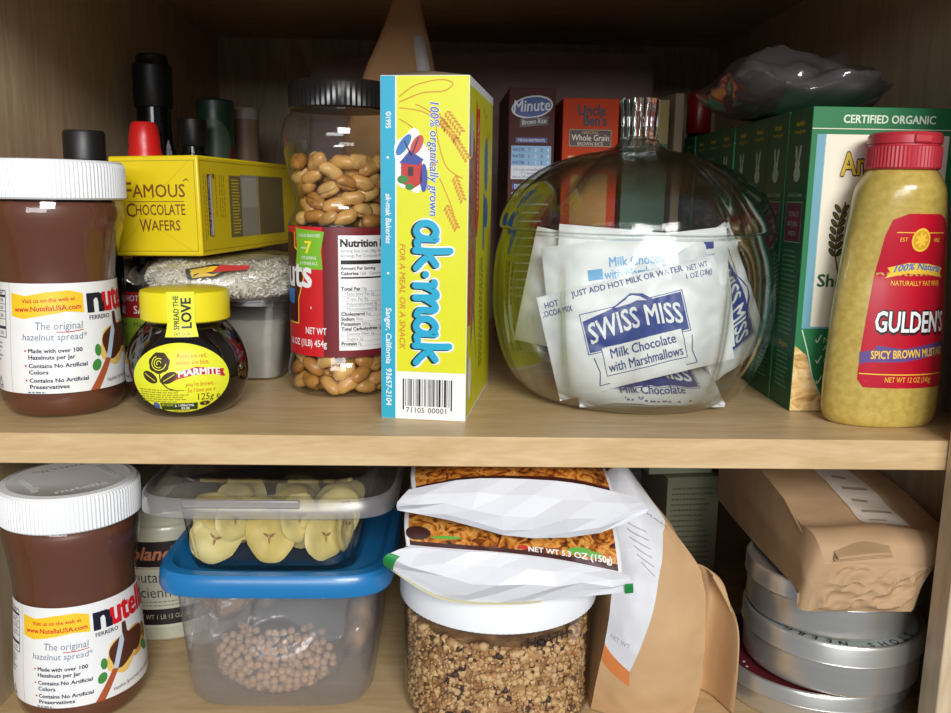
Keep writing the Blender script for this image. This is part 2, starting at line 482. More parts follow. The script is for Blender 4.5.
    A.disc(43 + x, 44, 10, 10, bread, 1, 30)
    A.disc(32 + x, 43, 8.6, 10.5, br, 2, 26, rot=-.5, f=lambda q: 1 + .08 * sin(4 * q + 1)); A.disc(43 + x, 46, 7.8, 7.4, br, 2, 24, f=lambda q: 1 + .12 * sin(3 * q))
    A.poly([(33 + x, 60), (36 + x, 60), (36.6 + x, 52), (32.5 + x, 50)], br, 2)
    A.poly([(24.5 + x, 34), (27.5 + x, 33), (33.5 + x, 49), (32.8 + x, 53.5), (30.6 + x, 52)], ink((196, 210, 226)), 3)
    A.poly([(24.2 + x, 34), (27.6 + x, 33), (18.5 + x, 16), (13.2 + x, 16)], ink((176, 88, 50)), 3)
    A.disc(19.5 + x, 39, 2, 3.6, ink((66, 140, 60)), 2, 14); A.disc(18 + x, 30.5, 2.6, 3.6, ink((66, 140, 60)), 2, 14, rot=-.4)
    A.disc(53 + x, 45, 4, 6, ink((150, 96, 48)), 1, 20); A.disc(52 + x, 36, 3, 5, ink((66, 140, 60)), 2, 14, rot=.8)
    A.text('Hazelnut Spread with skim milk & cocoa', 24 + x, 19.5, 2.4, ink((70, 56, 50)), 2, w=36, rot=.06)
    lb = MB(); rf = prof_r(pr)
    A.emit(lb, round_map(rf, 0, 33.5 * wide), 3.5)
    build('paper_label', lb, t)
    return t
spread_jar('spread_jar', 'hazelnut spread jar with a white lid on the upper shelf beside the yeast extract jar', (-235.5, 60, 0), .33, 2.5, 1.0)
spread_jar('spread_jar', 'hazelnut spread jar with a white lid standing on the cupboard floor, under the shelf', (-234.5, 54, L0), .36, -5.5, 1.11)

# ================================================================ yeast extract jar
def marmite():
    t = thing('yeast_extract_jar', 'small round dark jar with a yellow lid and yellow oval label', 'jar', (-161, 60, 0), .18)
    glass = pm('dark_brown_glass', (14, 9, 8), .06, .05, spec=.6, coat=.4)
    pts = [(19, 0), (25, 1.2), (31.5, 8), (35.2, 19), (35.4, 30), (32.6, 41), (27.5, 49), (23, 54), (22.8, 57)]
    pr = smooth_prof(pts, 6)
    build('jar_body', MB().lathe(pr, glass, 72), t)
    lp = [(24.8, 55.5), (25.8, 56.3), (25.8, 71.5), (25, 73), (22, 73.8), (.01, 73.8)]
    YL = pm('yellow_lid_plastic', (238, 222, 34), .35, .03)
    build('lid', MB().lathe(lp, YL, 120, cap1=False, rf=lambda a, r, z: 1 + (.2 / r if (z > 56.5 and z < 71 and int(round(a / (2*pi) * 120)) % 2) else 0)), t)
    LY = ink((232, 236, 52)); A = Art(); DB = ink((66, 48, 20)); OR = ink((206, 92, 30)); GR = ink((150, 140, 40))
    A.disc(-1, 25, 27.5, 20.5, LY, 0, 60)
    A.disc(-11.5, 34.5, 6, 6, DB, 1, 22, f=lambda q: 1 + .05 * sin(7 * q))
    for k in range(3):
        A.stroke([(-11.5 + (1.2 + 1.4 * k) * cos(q * .35 + k), 34.5 + (1.2 + 1.4 * k) * sin(q * .35 + k)) for q in range(13)], .5, LY, 2, False)
    A.stroke([(-11, 28), (-10.5, 24), (-7, 20), (-2, 18.5)], .7, DB, 1)
    for cx, ro in ((-16.5, -.6), (-6, .6)):
        A.disc(cx, 26.2, 4.8, 2.9, DB, 1, 18, rot=ro); A.stroke([(cx - 3.5 * cos(ro), 26.2 - 3.5 * sin(ro)), (cx + 3.5 * cos(ro), 26.2 + 3.5 * sin(ro))], .4, LY, 2)
    A.text('Roses are red,', -2, 37.2, 2.6, OR, 2, w=16, shear=.25); A.text('violets are blue,', -2, 33.6, 2.6, OR, 2, w=17, shear=.25)
    mr = ink((196, 36, 44))
    A.poly([(-4, 24), (-1.5, 25.5), (8, 27.8), (18, 27), (22, 25.4), (24, 25), (22.6, 27.6), (23.4, 29.6), (20.6, 30), (8, 32.2), (-1, 29.5), (-2.5, 27.4)], mr, 1)
    A.text('MARMITE', -1, 26.6, 3.6, WHITE, 3, w=21.5, bold=.05, bend=lambda q: 1.1 - 4.4 * (q - .5) ** 2)
    A.text("you're brown...", 2, 21, 2.6, OR, 2, w=16, shear=.25); A.text('So I love you x', 3, 17.4, 2.6, OR, 2, w=15, shear=.25)
    A.text('125g e', 8.5, 12.3, 4, DB, 2, w=12.5)
    A.lines(-24, 4, 11, 19.5, 6, .55, GR, 2, 3)
    A.rect(-13, 8.5, 6.3, 10.8, ink((36, 64, 26)), 1); A.text('BEST BEFORE', -12.2, 8.9, 1.3, LY, 2, w=7); A.text('JL 1109NCYNL', -4.5, 8.6, 1.5, WHITE, 2, w=11, bold=.03); A.text('05:00', -1, 6.7, 1.5, WHITE, 2, bold=.03)
    A.disc(-15.6, 9, 2.1, 2.1, ink((80, 100, 170)), 1); A.disc(12.5, 10, 3.1, 1.5, DB, 1); A.text('V', 11.8, 9.2, 1.7, LY, 2)
    A.lines(-6, 4, 5, 6, 1, .5, GR, 2, 8)
    lb = MB(); A.emit(lb, round_map(prof_r(pr), 0, 33), 2.5); build('oval_label', lb, t)
    T = Art()
    T.poly([(-9.5, 41), (9.5, 41), (9, 49), (8, 56), (8, 74.2), (-8, 74.2), (-8, 56), (-9, 49)], LY, 0)
    T.text('SPREAD THE', -1.2, 52.5, 2.9, DB, 1, w=19.5, bold=.03, rot=pi / 2); T.text('LOVE', 5.6, 53.5, 5.4, BLACK, 1, w=17, bold=.04, rot=pi / 2)
    T.text('TRY OUR', 0, 49.2, 1.7, DB, 1, w=9, align='c'); T.text('CRISPS', 0, 46, 2.4, BLACK, 1, w=10, align='c', bold=.03)
    tg = MB(); rr = prof_r([(31, 41), (28.6, 46), (27, 51), (26.4, 55.5), (26.3, 74.5)])
    T.emit(tg, round_map(rr, .02, 27), 2.5); build('neck_tag', tg, t)
marmite()

# ================================================================ peanut jar and its peanuts
PJ = (-74.5, 121, 0)
PPTS = [(27, 0), (32, 1.5), (36.2, 8), (36.6, 18), (34.8, 27), (34.3, 40), (34.3, 104), (34.6, 111), (31.5, 117), (29.6, 124), (31, 132), (34.5, 146), (37.6, 160), (38, 168), (35.5, 177), (31.5, 182), (31, 186)]
def peanut_jar():
    t = thing('peanut_jar', 'clear ribbed-cap jar of peanuts with a red label', 'jar', PJ, .14)
    cl = clear('clear_pet', (.97, .97, .95), (.7, .7, .62), .05, .6, 3, .04)
    pr = smooth_prof(PPTS, 5)
    build('jar_body', MB().lathe(pr, cl, 80, cap1=False), t)
    BKL = pm('black_lid_plastic', (24, 22, 22), .28, .05)
    build('lid', MB().lathe([(31.5, 183), (32.6, 184), (32.6, 198), (31.5, 200.2), (29, 200.6), (27.5, 199.5), (.01, 199.5)], BKL, 120, cap1=False, rf=lambda a, r, z: 1 + (.5 / r if (183.5 < z < 198.5 and int(round(a / (2*pi) * 120)) % 2) else -.1 / max(r, 1))), t)
    A = Art(); DR = ink((112, 22, 30)); BR = ink((206, 34, 40)); DK = ink((70, 22, 20)); YG = ink((232, 190, 60))
    A.rect(-70, 70, 27.5, 110, DR, 0); A.rect(-62, -13, 27.5, 110, BR, 1)
    A.poly([(-62, 48), (-33, 48), (-32, 64), (-26, 86), (-24, 92), (-36, 96), (-36, 106), (-62, 106)], DK, 2)
    A.stroke([(-46, 48), (-33, 48), (-32.5, 64), (-27, 78), (-30, 84), (-26, 90), (-36, 97), (-36, 106)], 1, YG, 3)
    A.text('Peanuts', -21, 72, 18, WHITE, 4, w=66, bold=.03, align='r')
    A.poly([(-62, 62), (-38, 60), (-37, 70), (-62, 70)], ink((50, 120, 190)), 3)
    A.poly([(-35, 85), (-28, 83), (-13, 83.5), (-14, 95), (-11.5, 107), (-34, 109), (-33, 96)], ink((124, 186, 48)), 4)
    A.text('SOUND ENRICHED', -22.5, 103.5, 2, WHITE, 5, w=17, align='c'); A.text('with', -29, 96, 1.8, WHITE, 5); A.text('7', -23, 93.4, 7.5, ink((250, 226, 60)), 5, align='c', bold=.03)
    A.text('VITAMINS', -23, 89.5, 2, WHITE, 5, w=12, align='c'); A.text('& MINERALS', -23.2, 86, 2, WHITE, 5, w=14, align='c')
    A.text('R', -22, 58, 1.6, WHITE, 4); A.text('NET WT', -11, 42, 4.2, WHITE, 4, w=15, align='r', bold=.02); A.text('16 OZ (1LB) 454g', -11, 34, 4.2, WHITE, 4, w=32, align='r', bold=.02)
    A.rect(-3, 52, 32, 105, WHITE, 1)
    A.text('Nutrition Facts', -1.5, 98, 4.6, BLACK, 2, w=40, bold=.05)
    A.text('Serving Size 1 oz. (28g) About 39 pieces', -1.5, 94.5, 1.8, GREYB, 2, w=42); A.text('Servings Per Container About 16', -1.5, 91.5, 1.8, GREYB, 2, w=36)
    A.rect(-1.5, 50, 87, 89.5, BLACK, 2); A.text('Amount Per Serving', -1.5, 83.6, 1.9, BLACK, 2, w=23, bold=.03); A.text('Calories', -1.5, 80.3, 2, BLACK, 2, w=11, bold=.04); A.text('160   Calories from Fat 120', 11, 80.3, 1.9, GREYB, 2, w=31)
    A.rect(-1.5, 50, 78, 79, BLACK, 2); A.text('% Daily Value*', 48, 75, 1.8, BLACK, 2, align='r', bold=.03)
    rows = [('Total Fat', '13g', 0), ('', 'Saturated Fat 2g', 1), ('', 'Trans Fat 0g', 1), ('', 'Polyunsaturated 4g', 1), ('', 'Monounsaturated 6g', 1), ('Cholesterol', '0mg', 0), ('Sodium', '90mg', 0), ('Potassium', '200mg', 0), ('Total Carbohydrate', '6g', 0), ('', 'Dietary Fiber 2g', 1), ('', 'Sugars 1g', 1), ('Protein', '7g', 0)]
    v = 70.5
    for bdy, rest, ind in rows:
        u = -1.5
        if bdy:
            wd = 1.35 * len(bdy); A.text(bdy, u, v, 2.1, BLACK, 2, w=wd, bold=.045); u += wd + 1
        else: u += 3.5
        A.text(rest, u, v, 2, GREYB, 2, w=1.15 * len(rest)); A.rect(-1.5, 50, v - .75, v - .6, GREYB, 2)
        v -= 3.2
    lb = MB(); A.emit(lb, round_map(lambda z: 34.7, 0, 34.7), 3.5); build('wrap_label', lb, t)
peanut_jar()
PNM = [pm('peanut_skinless', (206, 156, 88), .35, .25, 90, bump=.1, bscale=300), pm('peanut_toasted', (184, 128, 64), .35, .28, 90, bump=.1, bscale=300), pm('peanut_pale', (220, 176, 108), .35, .2, 90, bump=.1, bscale=300)]
def scatter_peanuts():
    rg = random.Random(11); rf = prof_r(smooth_prof(PPTS, 5)); meshes = []
    for k, m in enumerate(PNM):
        mb = MB().ball((0, 0, 0), 8.6, 5.2, 4.9, m, 18, 11, dn=.16, sd=k * 7.1, fr=.13)
        mb.v = [(x, y * (1 - .12 * math.exp(-(x / 2.6) ** 2)), z * (1 - .12 * math.exp(-(x / 2.6) ** 2)) - (1.1 * math.exp(-(y / .8) ** 2) if z > 0 else 0)) for x, y, z in mb.v]
        meshes.append(mb)
    done = []
    def ok(p): return all((p - q).length > 8.9 for q in done)
    for zone, (z0, z1, n) in enumerate(((6, 24, 58), (113, 151, 104))):
        tries = 0; cnt = 0
        while cnt < n and tries < 9000:
            tries += 1
            z = rg.uniform(z0, z1); a = rg.uniform(-2.0, 2.0)
            R = rf(z) - 7.6
            r = R if rg.random() < .75 else R - rg.uniform(7, 14)
            p = Vector((r * sin(a + .14), -r * cos(a + .14), z))
            if ok(p): done.append(p); cnt += 1
    first = []
    for i, p in enumerate(done):
        k = rg.randrange(3)
        ro = (rg.uniform(-.5, .5), rg.uniform(0, 6), rg.uniform(0, 6)); ro = (rg.uniform(0, 6), rg.uniform(-.6, .6), atan2(p.x, -p.y) + rg.uniform(-.5, .5))
        loc = (PJ[0] + p.x, PJ[1] + p.y, p.z)
        top = p.z > 100
        lab = 'roasted peanut in the upper part of the jar, above the red label' if top else 'roasted peanut at the bottom of the jar, below the red label'
        grp = 'peanuts above the label' if top else 'peanuts below the label'
        if len(first) <= k or first[k] is None:
            while len(first) <= k: first.append(None)
            o = build('peanut', meshes[k]); first[k] = o
        else:
            o = first[k].copy(); COL.objects.link(o)
        o.location = [c * MM for c in loc]; o.rotation_euler = ro
        tag(o, lab, 'peanut', grp)
scatter_peanuts()

# ================================================================ cracker box
def cracker_box():
    W, D, H = 50.4, 112, 195.5
    t = thing('cracker_box', 'tall narrow yellow cracker box with a teal stripe, standing between peanuts and pumpkin jar', 'box', (-42.2, 39.8, 0), -.155)
    Y = pm('yellow_card', (220, 220, 30), .38, .03); W_ = WHITE; TL = ink((40, 166, 196)); OB = ink((206, 140, 30)); AT = ink((24, 166, 200))
    BLU = ink((60, 92, 170)); BRN = ink((150, 98, 66))
    build('carton', MB().box(0, W, 0, D, 0, H, W_), t, bevel=.5)
    fl = MB(); fl.add([(1, .6, H), (W - 1, .6, H), (W * .55, 3, H + 2.6), (W * .3, 3, H + 2.4)], [(0, 1, 2, 3)], pm('grey_card', (120, 105, 84), .8)); build('top_flap', fl, t, solid=.5)
    A = Art()
    A.rect(0.3, 8.6, .4, H - .4, TL, 0); A.rect(9.4, W - .3, 28.8, H - .4, Y, 0)
    R_ = -pi / 2
    A.text('\u00a91995', 3.3, 176, 2.9, W_, 1, rot=R_, w=9, bold=.02); A.disc(4.4, 151, .7, .7, W_, 1); A.text('ak-mak Bakeries', 3.1, 131, 3.2, W_, 1, rot=R_, w=28, bold=.02, shear=.2)
    A.disc(4.4, 86, .7, .7, W_, 1); A.text('Sanger, California  93657-2104', 3.1, 66, 3.2, W_, 1, rot=R_, w=58, bold=.02, shear=.1)
    for st in ([(11, 184), (20, 190), (34, 193), (41, 191), (36, 187), (24, 186), (11, 181)], [(11, 178), (24, 176), (34, 170), (46, 158)], [(11, 172), (20, 166), (25, 156), (31, 150)], [(20, 180), (30, 174), (33, 160), (38, 146), (47, 140)], [(34, 140), (41, 124), (44, 112)]):
        A.stroke(st, .6, OB, 1, False, sm=5)
    for cx, cy, an in ((42, 170, -.9), (39, 166, -.9), (33.5, 172, -.9), (27, 153, -.9), (45, 134, -1.2), (46, 156, -1), (41, 118, -1.1)):
        for k in range(-3, 4):
            px, py = cx + k * 2.1 * cos(an), cy + k * 2.1 * sin(an)
            A.disc(px + .9, py + .8, 1.5, .7, OB, 1, 8, rot=an + .7); A.disc(px - .9, py - .8, 1.5, .7, OB, 1, 8, rot=an - .7)
    for sh, m, l in ((.5, W_, 2), (0, BLU, 3)):
        A.text('100% organically grown', 28.5, 181, 4.9, m, l, w=62, rot=R_, shear=.15, bold=.06 if sh else .01)
    A.disc(18, 149, 10, 17, W_, 2, 26, f=lambda q: 1 + .1 * sin(5 * q + 1))
    A.poly([(12, 137), (19, 134), (24, 137), (24, 150), (17, 153), (12, 148)], ink((190, 50, 46)), 3); A.poly([(11, 148), (17, 155), (25, 150), (22, 147)], ink((60, 74, 150)), 4)
    A.disc(21, 158, 3, 6, ink((200, 80, 70)), 3, 14, rot=-.5); A.disc(13.5, 158, 2.6, 7, ink((60, 120, 180)), 3, 12, rot=-.6); A.disc(25, 140, 2.2, 8, ink((60, 80, 160)), 3, 12)
    A.disc(13, 139, 3.2, 2.4, ink((60, 130, 60)), 4, 10); A.disc(17, 135, 2.6, 1.8, ink((60, 130, 60)), 4, 10); A.rect(16, 19, 141, 146, ink((60, 40, 40)), 4); A.stroke([(14, 160), (18, 152), (22, 162)], .8, ink((60, 40, 60)), 4)
    # the brush-lettered name, written down the box: (along, up) in letter space
    def letter(strokes, ox, scale=1.0):
        return [[(20.5 + y * scale, 116 - (ox + x) * scale) for x, y in st] for st in strokes]
    a_ = [[(9.5, 10), (6, 12), (2.5, 10), (1, 6), (2.5, 2), (6, .5), (9, 3), (10, 7)], [(10, 12), (10, 4), (11.5, 1), (14, 1.5)]]
    k_ = [[(1, 20), (1.4, 10), (1, 0)], [(1.5, 6), (5, 9), (9, 12)], [(4, 8), (7, 4), (11, 0.5)]]
    m_ = [[(0, 11), (2, 10), (2, 0)], [(2, 5), (5, 11), (8.5, 11.5), (9, 0)], [(9, 5), (12.5, 11), (16, 11), (16.2, 3), (19, 1)]]
    S = []
    S += letter(a_, 0); S += letter(k_, 15.5); S += letter([[(0, 6), (.3, 6)]], 30); S += letter(m_, 34.5); S += letter(a_, 54.5); S += letter(k_, 70.5)
    for st in S: A.stroke([(p[0] - .2, p[1] - .2) for p in st], 6.2, W_, 2, sm=4)
    for st in S: A.stroke([(p[0] - 1.2, p[1] - .4) for p in st], 4.4, BLACK, 3, sm=4)
    for st in S: A.stroke(st, 3.9, AT, 4, sm=4)
    A.text('FOR A MEAL OR A SNACK', 11.2, 103, 3.3, OB, 2, w=61, rot=R_, shear=.2, bold=.02)
    rg = random.Random(5); u = 13.0
    while u < 42:
        wd = rg.choice((.4, .4, .8, 1.2)); A.rect(u, u + wd, 8 - (2 if u < 14.5 or u > 41 else 0), 24.5, BLACK, 1); u += wd + rg.choice((.4, .4, .8, 1.0))
    A.text('71105', 15, 4.2, 3.2, BLACK, 1, w=11); A.text('00001', 28, 4.2, 3.2, BLACK, 1, w=11); A.rect(14.2, 27, 7.4, 8.2, W_, 2); A.rect(28, 41, 7.4, 8.2, W_, 2)
    ft = MB(); A.emit(ft, flat((0, 0, 0), (1, 0, 0), (0, 0, 1)), 30); build('front_panel', ft, t)
    B = Art()
    B.rect(1.2, D - 1, 2, H - 5, Y, 0); B.rect(0, D, H - 5, H - .3, W_, 0)
    CR = food_photo('cracker_picture', [(96, 60, 42), (150, 100, 70), (184, 134, 98), (120, 76, 54)], 60)
    B.poly([(2, 62), (2, 165), (9, 172), (20, 165), (30, 150), (34, 112), (32, 60), (42, 28), (26, 60), (16, 40), (14, 62)], CR, 1)
    B.disc(12, 24, 7, 13, W_, 2); B.disc(9, 164, 6, 13, ink((200, 200, 214)), 2)
    B.rect(3, 12, 56, 100, ink((190, 60, 34)), 2)
    B.poly([(27, 186), (32, 180), (42, 182), (43, 120), (36, 106), (29, 112)], ink((220, 60, 40)), 3); B.text('Armenian', 33, 176, 5.5, W_, 4, w=54, rot=R_, shear=.2)
    bf = ink((44, 120, 176)); B.disc(78, 150, 8, 17, bf, 2); B.disc(80, 120, 10, 10, bf, 2); B.poly([(68, 132), (74, 132), (72, 96), (66, 98)], bf, 2); B.stroke([(60, 184), (72, 178), (84, 182)], 1, OB, 2); B.stroke([(78, 176), (84, 165), (95, 172)], 1, OB, 2)
    for uu, sd in ((54, 1), (60, 2), (66, 3)):
        rgg = random.Random(sd); v = 92
        while v > 24:
            q = rgg.uniform(1.5, 4); B.rect(uu, uu + 2, v - q, v, ink((60, 80, 50)), 2); v -= q + 1.2
    bs = MB(); B.emit(bs, flat((W, 0, 0), (0, 1, 0), (0, 0, 1)), 30); build('side_panel', bs, t)
cracker_box()
# ================================================================ yellow wafer box, the rice bag below it and what carries them
def wafer_box():
    W, D, H = 60.5, 215, 63.5
    t = thing('wafer_box', 'long yellow chocolate wafer box lying on the bag of rice', 'box', (-221, 112, 88.4), rot=(0, -.022, -.16))
    Y = pm('deep_yellow_card', (226, 200, 26), .34, .05); BRN = ink((120, 70, 24)); OL = ink((150, 130, 20)); GD = ink((200, 170, 20))
    build('carton', MB().box(0, W, 0, D, 0, H, Y), t, bevel=1.2)
    A = Art()
    A.frame(2.5, W - 2.5, 3, H - 3, .35, OL, 0); A.stroke([(2.5, 60), (28, 36), (54.5, 60)], .3, GD, 0, False); A.stroke([(2.5, 3), (22, 24), (54.5, 3)], .3, GD, 0, False)
    A.text('F', 9.5, 36.5, 10.5, BRN, 1, w=5.5, bold=.012); A.text('AMOUS', 15.5, 37.5, 8, BRN, 1, w=35.5, bold=.012); A.rect(12, 50, 34.6, 35, BRN, 1); A.text('C', 10.5, 25.2, 8.6, BRN, 1, w=6, bold=.012); A.text('HOCOLATE', 17, 26.3, 6.6, BRN, 1, w=33.5, bold=.012); A.text('W', 19, 15.6, 8, BRN, 1, w=8, bold=.012); A.text('AFERS', 27, 16.5, 6.4, BRN, 1, w=19.5, bold=.012)
    for q, (a_, b_) in enumerate(((9, 37.2), (50.5, 47.8))): A.stroke([(a_, b_), (a_ + 2, b_ + 1), (a_ + 3, b_)], .6, BRN, 1)
    mb = MB(); A.emit(mb, flat((0, 0, 0), (1, 0, 0), (0, 0, 1)), 30); build('end_print', mb, t)
    B = Art(); P = ink((160, 136, 26)); GY = ink((116, 104, 66)); PG = ink((150, 146, 128))
    B.frame(2, D - 4, 3, H - 3, .35, OL, 0)
    B.rect(12, 18.5, 12, 52, BLACK, 1); B.rect(15.2, 18, 12.5, 51.5, ink((206, 196, 206)), 2); B.text('ENJOY BY DATE STAMPED', 14.6, 12.5, 1.6, WHITE, 2, w=38, rot=pi / 2)
    B.disc(21.5, 51, 1.6, 1.8, BRN, 1)
    rg = random.Random(3)
    for u in (6, 9, 24, 30, 33.5, 37):
        v = 52
        while v > (12 if u < 12 else 24):
            q = rg.uniform(1.5, 5); B.rect(u, u + 1, v - q, v, P, 1); v -= q + .9
    B.rect(46, 66, 10, 52, GY, 1); B.rect(66, 98, 10, 53, PG, 1); B.rect(99, 150, 10, 53, GY, 1); B.rect(68, 96, 30, 51, ink((170, 166, 150)), 2)
    B.lines(50, 64, 12, 50, 18, .9, Y, 2, 6)
    mb = MB(); B.emit(mb, flat((W, 0, 0), (0, 1, 0), (0, 0, 1)), 40); build('side_print', mb, t)
wafer_box()

def rice_bag():
    t = thing('rice_bag', 'clear bag of pearly white rice lying under the yellow wafer box', 'bag of rice', (-158, 160, 67.2))
    film = clear('bag_film', (.98, .98, .98), (.85, .85, .85), .05, .5, 2, .16, haze=.06, bump=.6, bscale=70)
    def shape(k):
        def fn(u, v):
            a = 2 * pi * u; b = -pi / 2 + pi * v
            cb = cos(b)
            e = .62
            x = math.copysign(abs(cb * cos(a)) ** e, cos(a)) * 46 * k; y = math.copysign(abs(cb * sin(a)) ** e, sin(a)) * 66 * k
            cb = abs(cb) ** .55; x = math.copysign(abs(cb * cos(a)) ** e, cos(a)) * 51 * k; y = math.copysign(abs(cb * sin(a)) ** e, sin(a)) * 66 * k
            z = math.copysign(abs(sin(b)) ** .8, b) * (13.5 + (k - 1) * 30) + 6
            q = 1 + .10 * noise.noise(Vector((x * .05 + 3, y * .05, z * .08)))
            return (x * q, y * q, min(max(z * q, -5.8 if k > 1 else -5.3), 20.6 if k > 1 else 20))
        return fn
    build('film', MB().grid(shape(1.045), 60, 30, film, wrap=True), t)
    ear = MB().grid(lambda u, v: (-46 - 8 * u + 2 * sin(9 * v), -60 + 62 * v, 3 + 7 * sin(7 * v) * u + 4 * u), 6, 16, film); build('seal_flap', ear, t, solid=.3)
    pr_ = MB(); R2 = ink((196, 60, 56)); Y2 = ink((232, 190, 40)); G2 = ink((30, 40, 24))
    A = Art(); A.poly([(-10, 0), (4, 3), (12, 12), (2, 12), (-12, 8)], Y2, 1); A.poly([(-13, -1), (4, 1.5), (14, 13), (2, 14), (-15, 9)], G2, 0); A.poly([(2, 6), (24, 9), (26, 13), (6, 13)], R2, 2)
    A.emit(pr_, lambda u, v, d: (u + 2, -66.5 + max(0, v - 6) * .8 - d, 9 + v * .62 + d), 8); build('printed_patch', pr_, t)
    core = MB().grid(shape(.95), 50, 26, pm('rice_grains', (214, 208, 190), .5, .25, 260, bump=.3, bscale=300), wrap=True)
    rg = random.Random(2); fn = shape(.965); gm = [pm('rice_grain_a', (232, 228, 214), .4, .05), pm('rice_grain_b', (206, 198, 176), .4, .05)]
    for i in range(2600):
        u, v = rg.random(), rg.uniform(.12, .9)
        p = Vector(fn(u, v)); 
        if p.y > 10: continue
        d = Vector((rg.uniform(-1, 1), rg.uniform(-1, 1), rg.uniform(-.7, .7))).normalized(); a = d.orthogonal().normalized(); b = d.cross(a)
        Lh, w = 2.1, .85
        core.add([p - d * Lh, p + a * w, p + b * w, p - a * w, p - b * w, p + d * Lh], [(0, 2, 1), (0, 3, 2), (0, 4, 3), (0, 1, 4), (5, 1, 2), (5, 2, 3), (5, 3, 4), (5, 4, 1)], gm[i % 2])
    tag(build('rice', core, loc=(-158, 160, 67.2)), 'pearly white rice filling the clear bag under the yellow box', 'rice', kind='stuff')
rice_bag()

def deli_tub():
    t = thing('plastic_tub', 'clear square plastic tub under the rice bag, behind the yeast extract jar', 'tub', (-160, 178, 0))
    m = clear('deli_plastic', (.93, .93, .92), (.6, .6, .58), .08, .7, 2.2, .08, haze=.22, hazec=(190, 188, 182))
    pr = [(.01, .6), (36, .6), (38, 2), (44, 56), (47, 57), (47, 60.4), (45.5, 60.4), (45, 58)]
    build('tub_body', MB().lathe(pr, m, 64, sq=7, cap0=False, cap1=False), t)
    build('lid', MB().lathe([(47.4, 58), (47.6, 60.8), (45, 61.2), (.01, 61.2)], m, 64, sq=7, cap0=False, cap1=False), t)
    grey = pm('grey_powder', (182, 176, 166), .8, .2, 80)
    tag(build('powder', MB().lathe([(.01, 1.6), (36, 1.8), (40, 30), (40.5, 40), (38, 43), (.01, 44)], grey, 48, sq=7, cap0=False, cap1=False), loc=(-160, 178, 0)), 'grey dry filling inside the clear tub under the rice bag', 'dry food', kind='stuff')
deli_tub()

def sauce_bottle():
    t = thing('sauce_bottle', 'dark sauce bottle with a red and lime label, half hidden behind the yeast extract jar', 'bottle', (-217, 152, 0), .25)
    dg = pm('black_sauce_glass', (16, 12, 12), .12, .1)
    pr = smooth_prof([(12, 0), (13.2, 2), (13.4, 40), (13.3, 66), (10, 76), (6, 80), (5.5, 82)], 4)
    build('bottle_body', MB().lathe(pr, dg, 40), t); build('cap', MB().lathe([(7, 81), (7, 85.5), (.01, 86)], BLACK, 24, cap1=False), t)
    A = Art(); A.rect(-17, 17, 20, 66, ink((30, 24, 20)), 0); A.rect(-17, 17, 44, 62, ink((170, 34, 40)), 1); A.rect(-17, 17, 24, 44, ink((150, 180, 52)), 1)
    A.text('HOT ROAST', 0, 55.6, 4, WHITE, 2, w=26, align='c', shear=.1); A.text('SAUCE', 3, 47, 5.4, WHITE, 2, w=20, align='c', bold=.02); A.text('Marinade', 1, 38, 3, ink((40, 60, 20)), 2, w=17, align='c'); A.text('or Dip', 1, 33.5, 3, ink((40, 60, 20)), 2, w=11, align='c')
    lb = MB(); A.emit(lb, round_map(lambda z: 13.5, 0, 13.5), 2.5); build('paper_label', lb, t)
    o = thing('cream_carton', 'narrow cream carton between the upper spread jar and the dark sauce bottle', 'carton', (-242, 132, 0), -.1)
    build('carton', MB().box(0, 13, 0, 60, 0, 84, pm('cream_card', (206, 190, 168), .6, .08)), o, bevel=.6)
    B = Art(); B.frame(1.5, 11.5, 6, 36, .4, ink((176, 120, 110)), 0); B.lines(2.5, 11, 10, 32, 5, .9, ink((170, 140, 120)), 1, 3); B.rect(1.5, 11.5, 60, 60.6, ink((176, 120, 110)), 0)
    mb = MB(); B.emit(mb, flat((0, 0, 0), (1, 0, 0), (0, 0, 1)), 40); build('front_print', mb, o)
sauce_bottle()

# ---------------------------------------------------------------- bottles in the dark left corner
def bottle(name, label, cat, loc, body, cap, bm, cm, n=48, lab=None):
    t = thing(name, label, cat, loc, .2)
    build('bottle_body', MB().lathe(smooth_prof(body, 4), bm, n), t)
    build('cap', MB().lathe(cap, cm, n, cap0=False, cap1=False), t)
    if lab:
        A = Art(); lab(A); mb = MB(); A.emit(mb, round_map(prof_r(smooth_prof(body, 4)), .2, body[1][0]), 4); build('paper_label', mb, t)
    return t
BKC = pm('black_cap', (26, 25, 25), .42, .08)
DGL = pm('dark_bottle_glass', (18, 16, 14), .07, .1)
bottle('sauce_bottle', 'small dark bottle with a black screw cap behind the upper spread jar', 'bottle', (-242, 126, 0),
       [(18, 0), (19.5, 3), (19.5, 118), (17, 132), (11.5, 142), (11, 152)], [(11.8, 149), (13, 150), (13, 166.5), (12, 168.3), (.01, 168.4)], DGL, BKC)
bottle('vinegar_bottle', 'tall black bottle with a black cap in the back left corner', 'bottle', (-257, 310, 0),
       [(15.5, 0), (16.5, 3), (16.5, 150), (16, 165), (14.5, 178), (14, 204)], [(15.4, 200), (16, 201), (16, 234), (13, 238), (12.8, 242), (11, 243.5), (.01, 243.5)], DGL, BKC,
       lab=lambda A: (A.rect(-15, 18, 60, 140, ink((40, 34, 30)), 0), A.poly([(4, 128), (8, 168), (11, 174), (13, 166), (13, 128)], ink((196, 200, 206)), 1)))  # dark label, plus a pale highlight streak painted up the glass
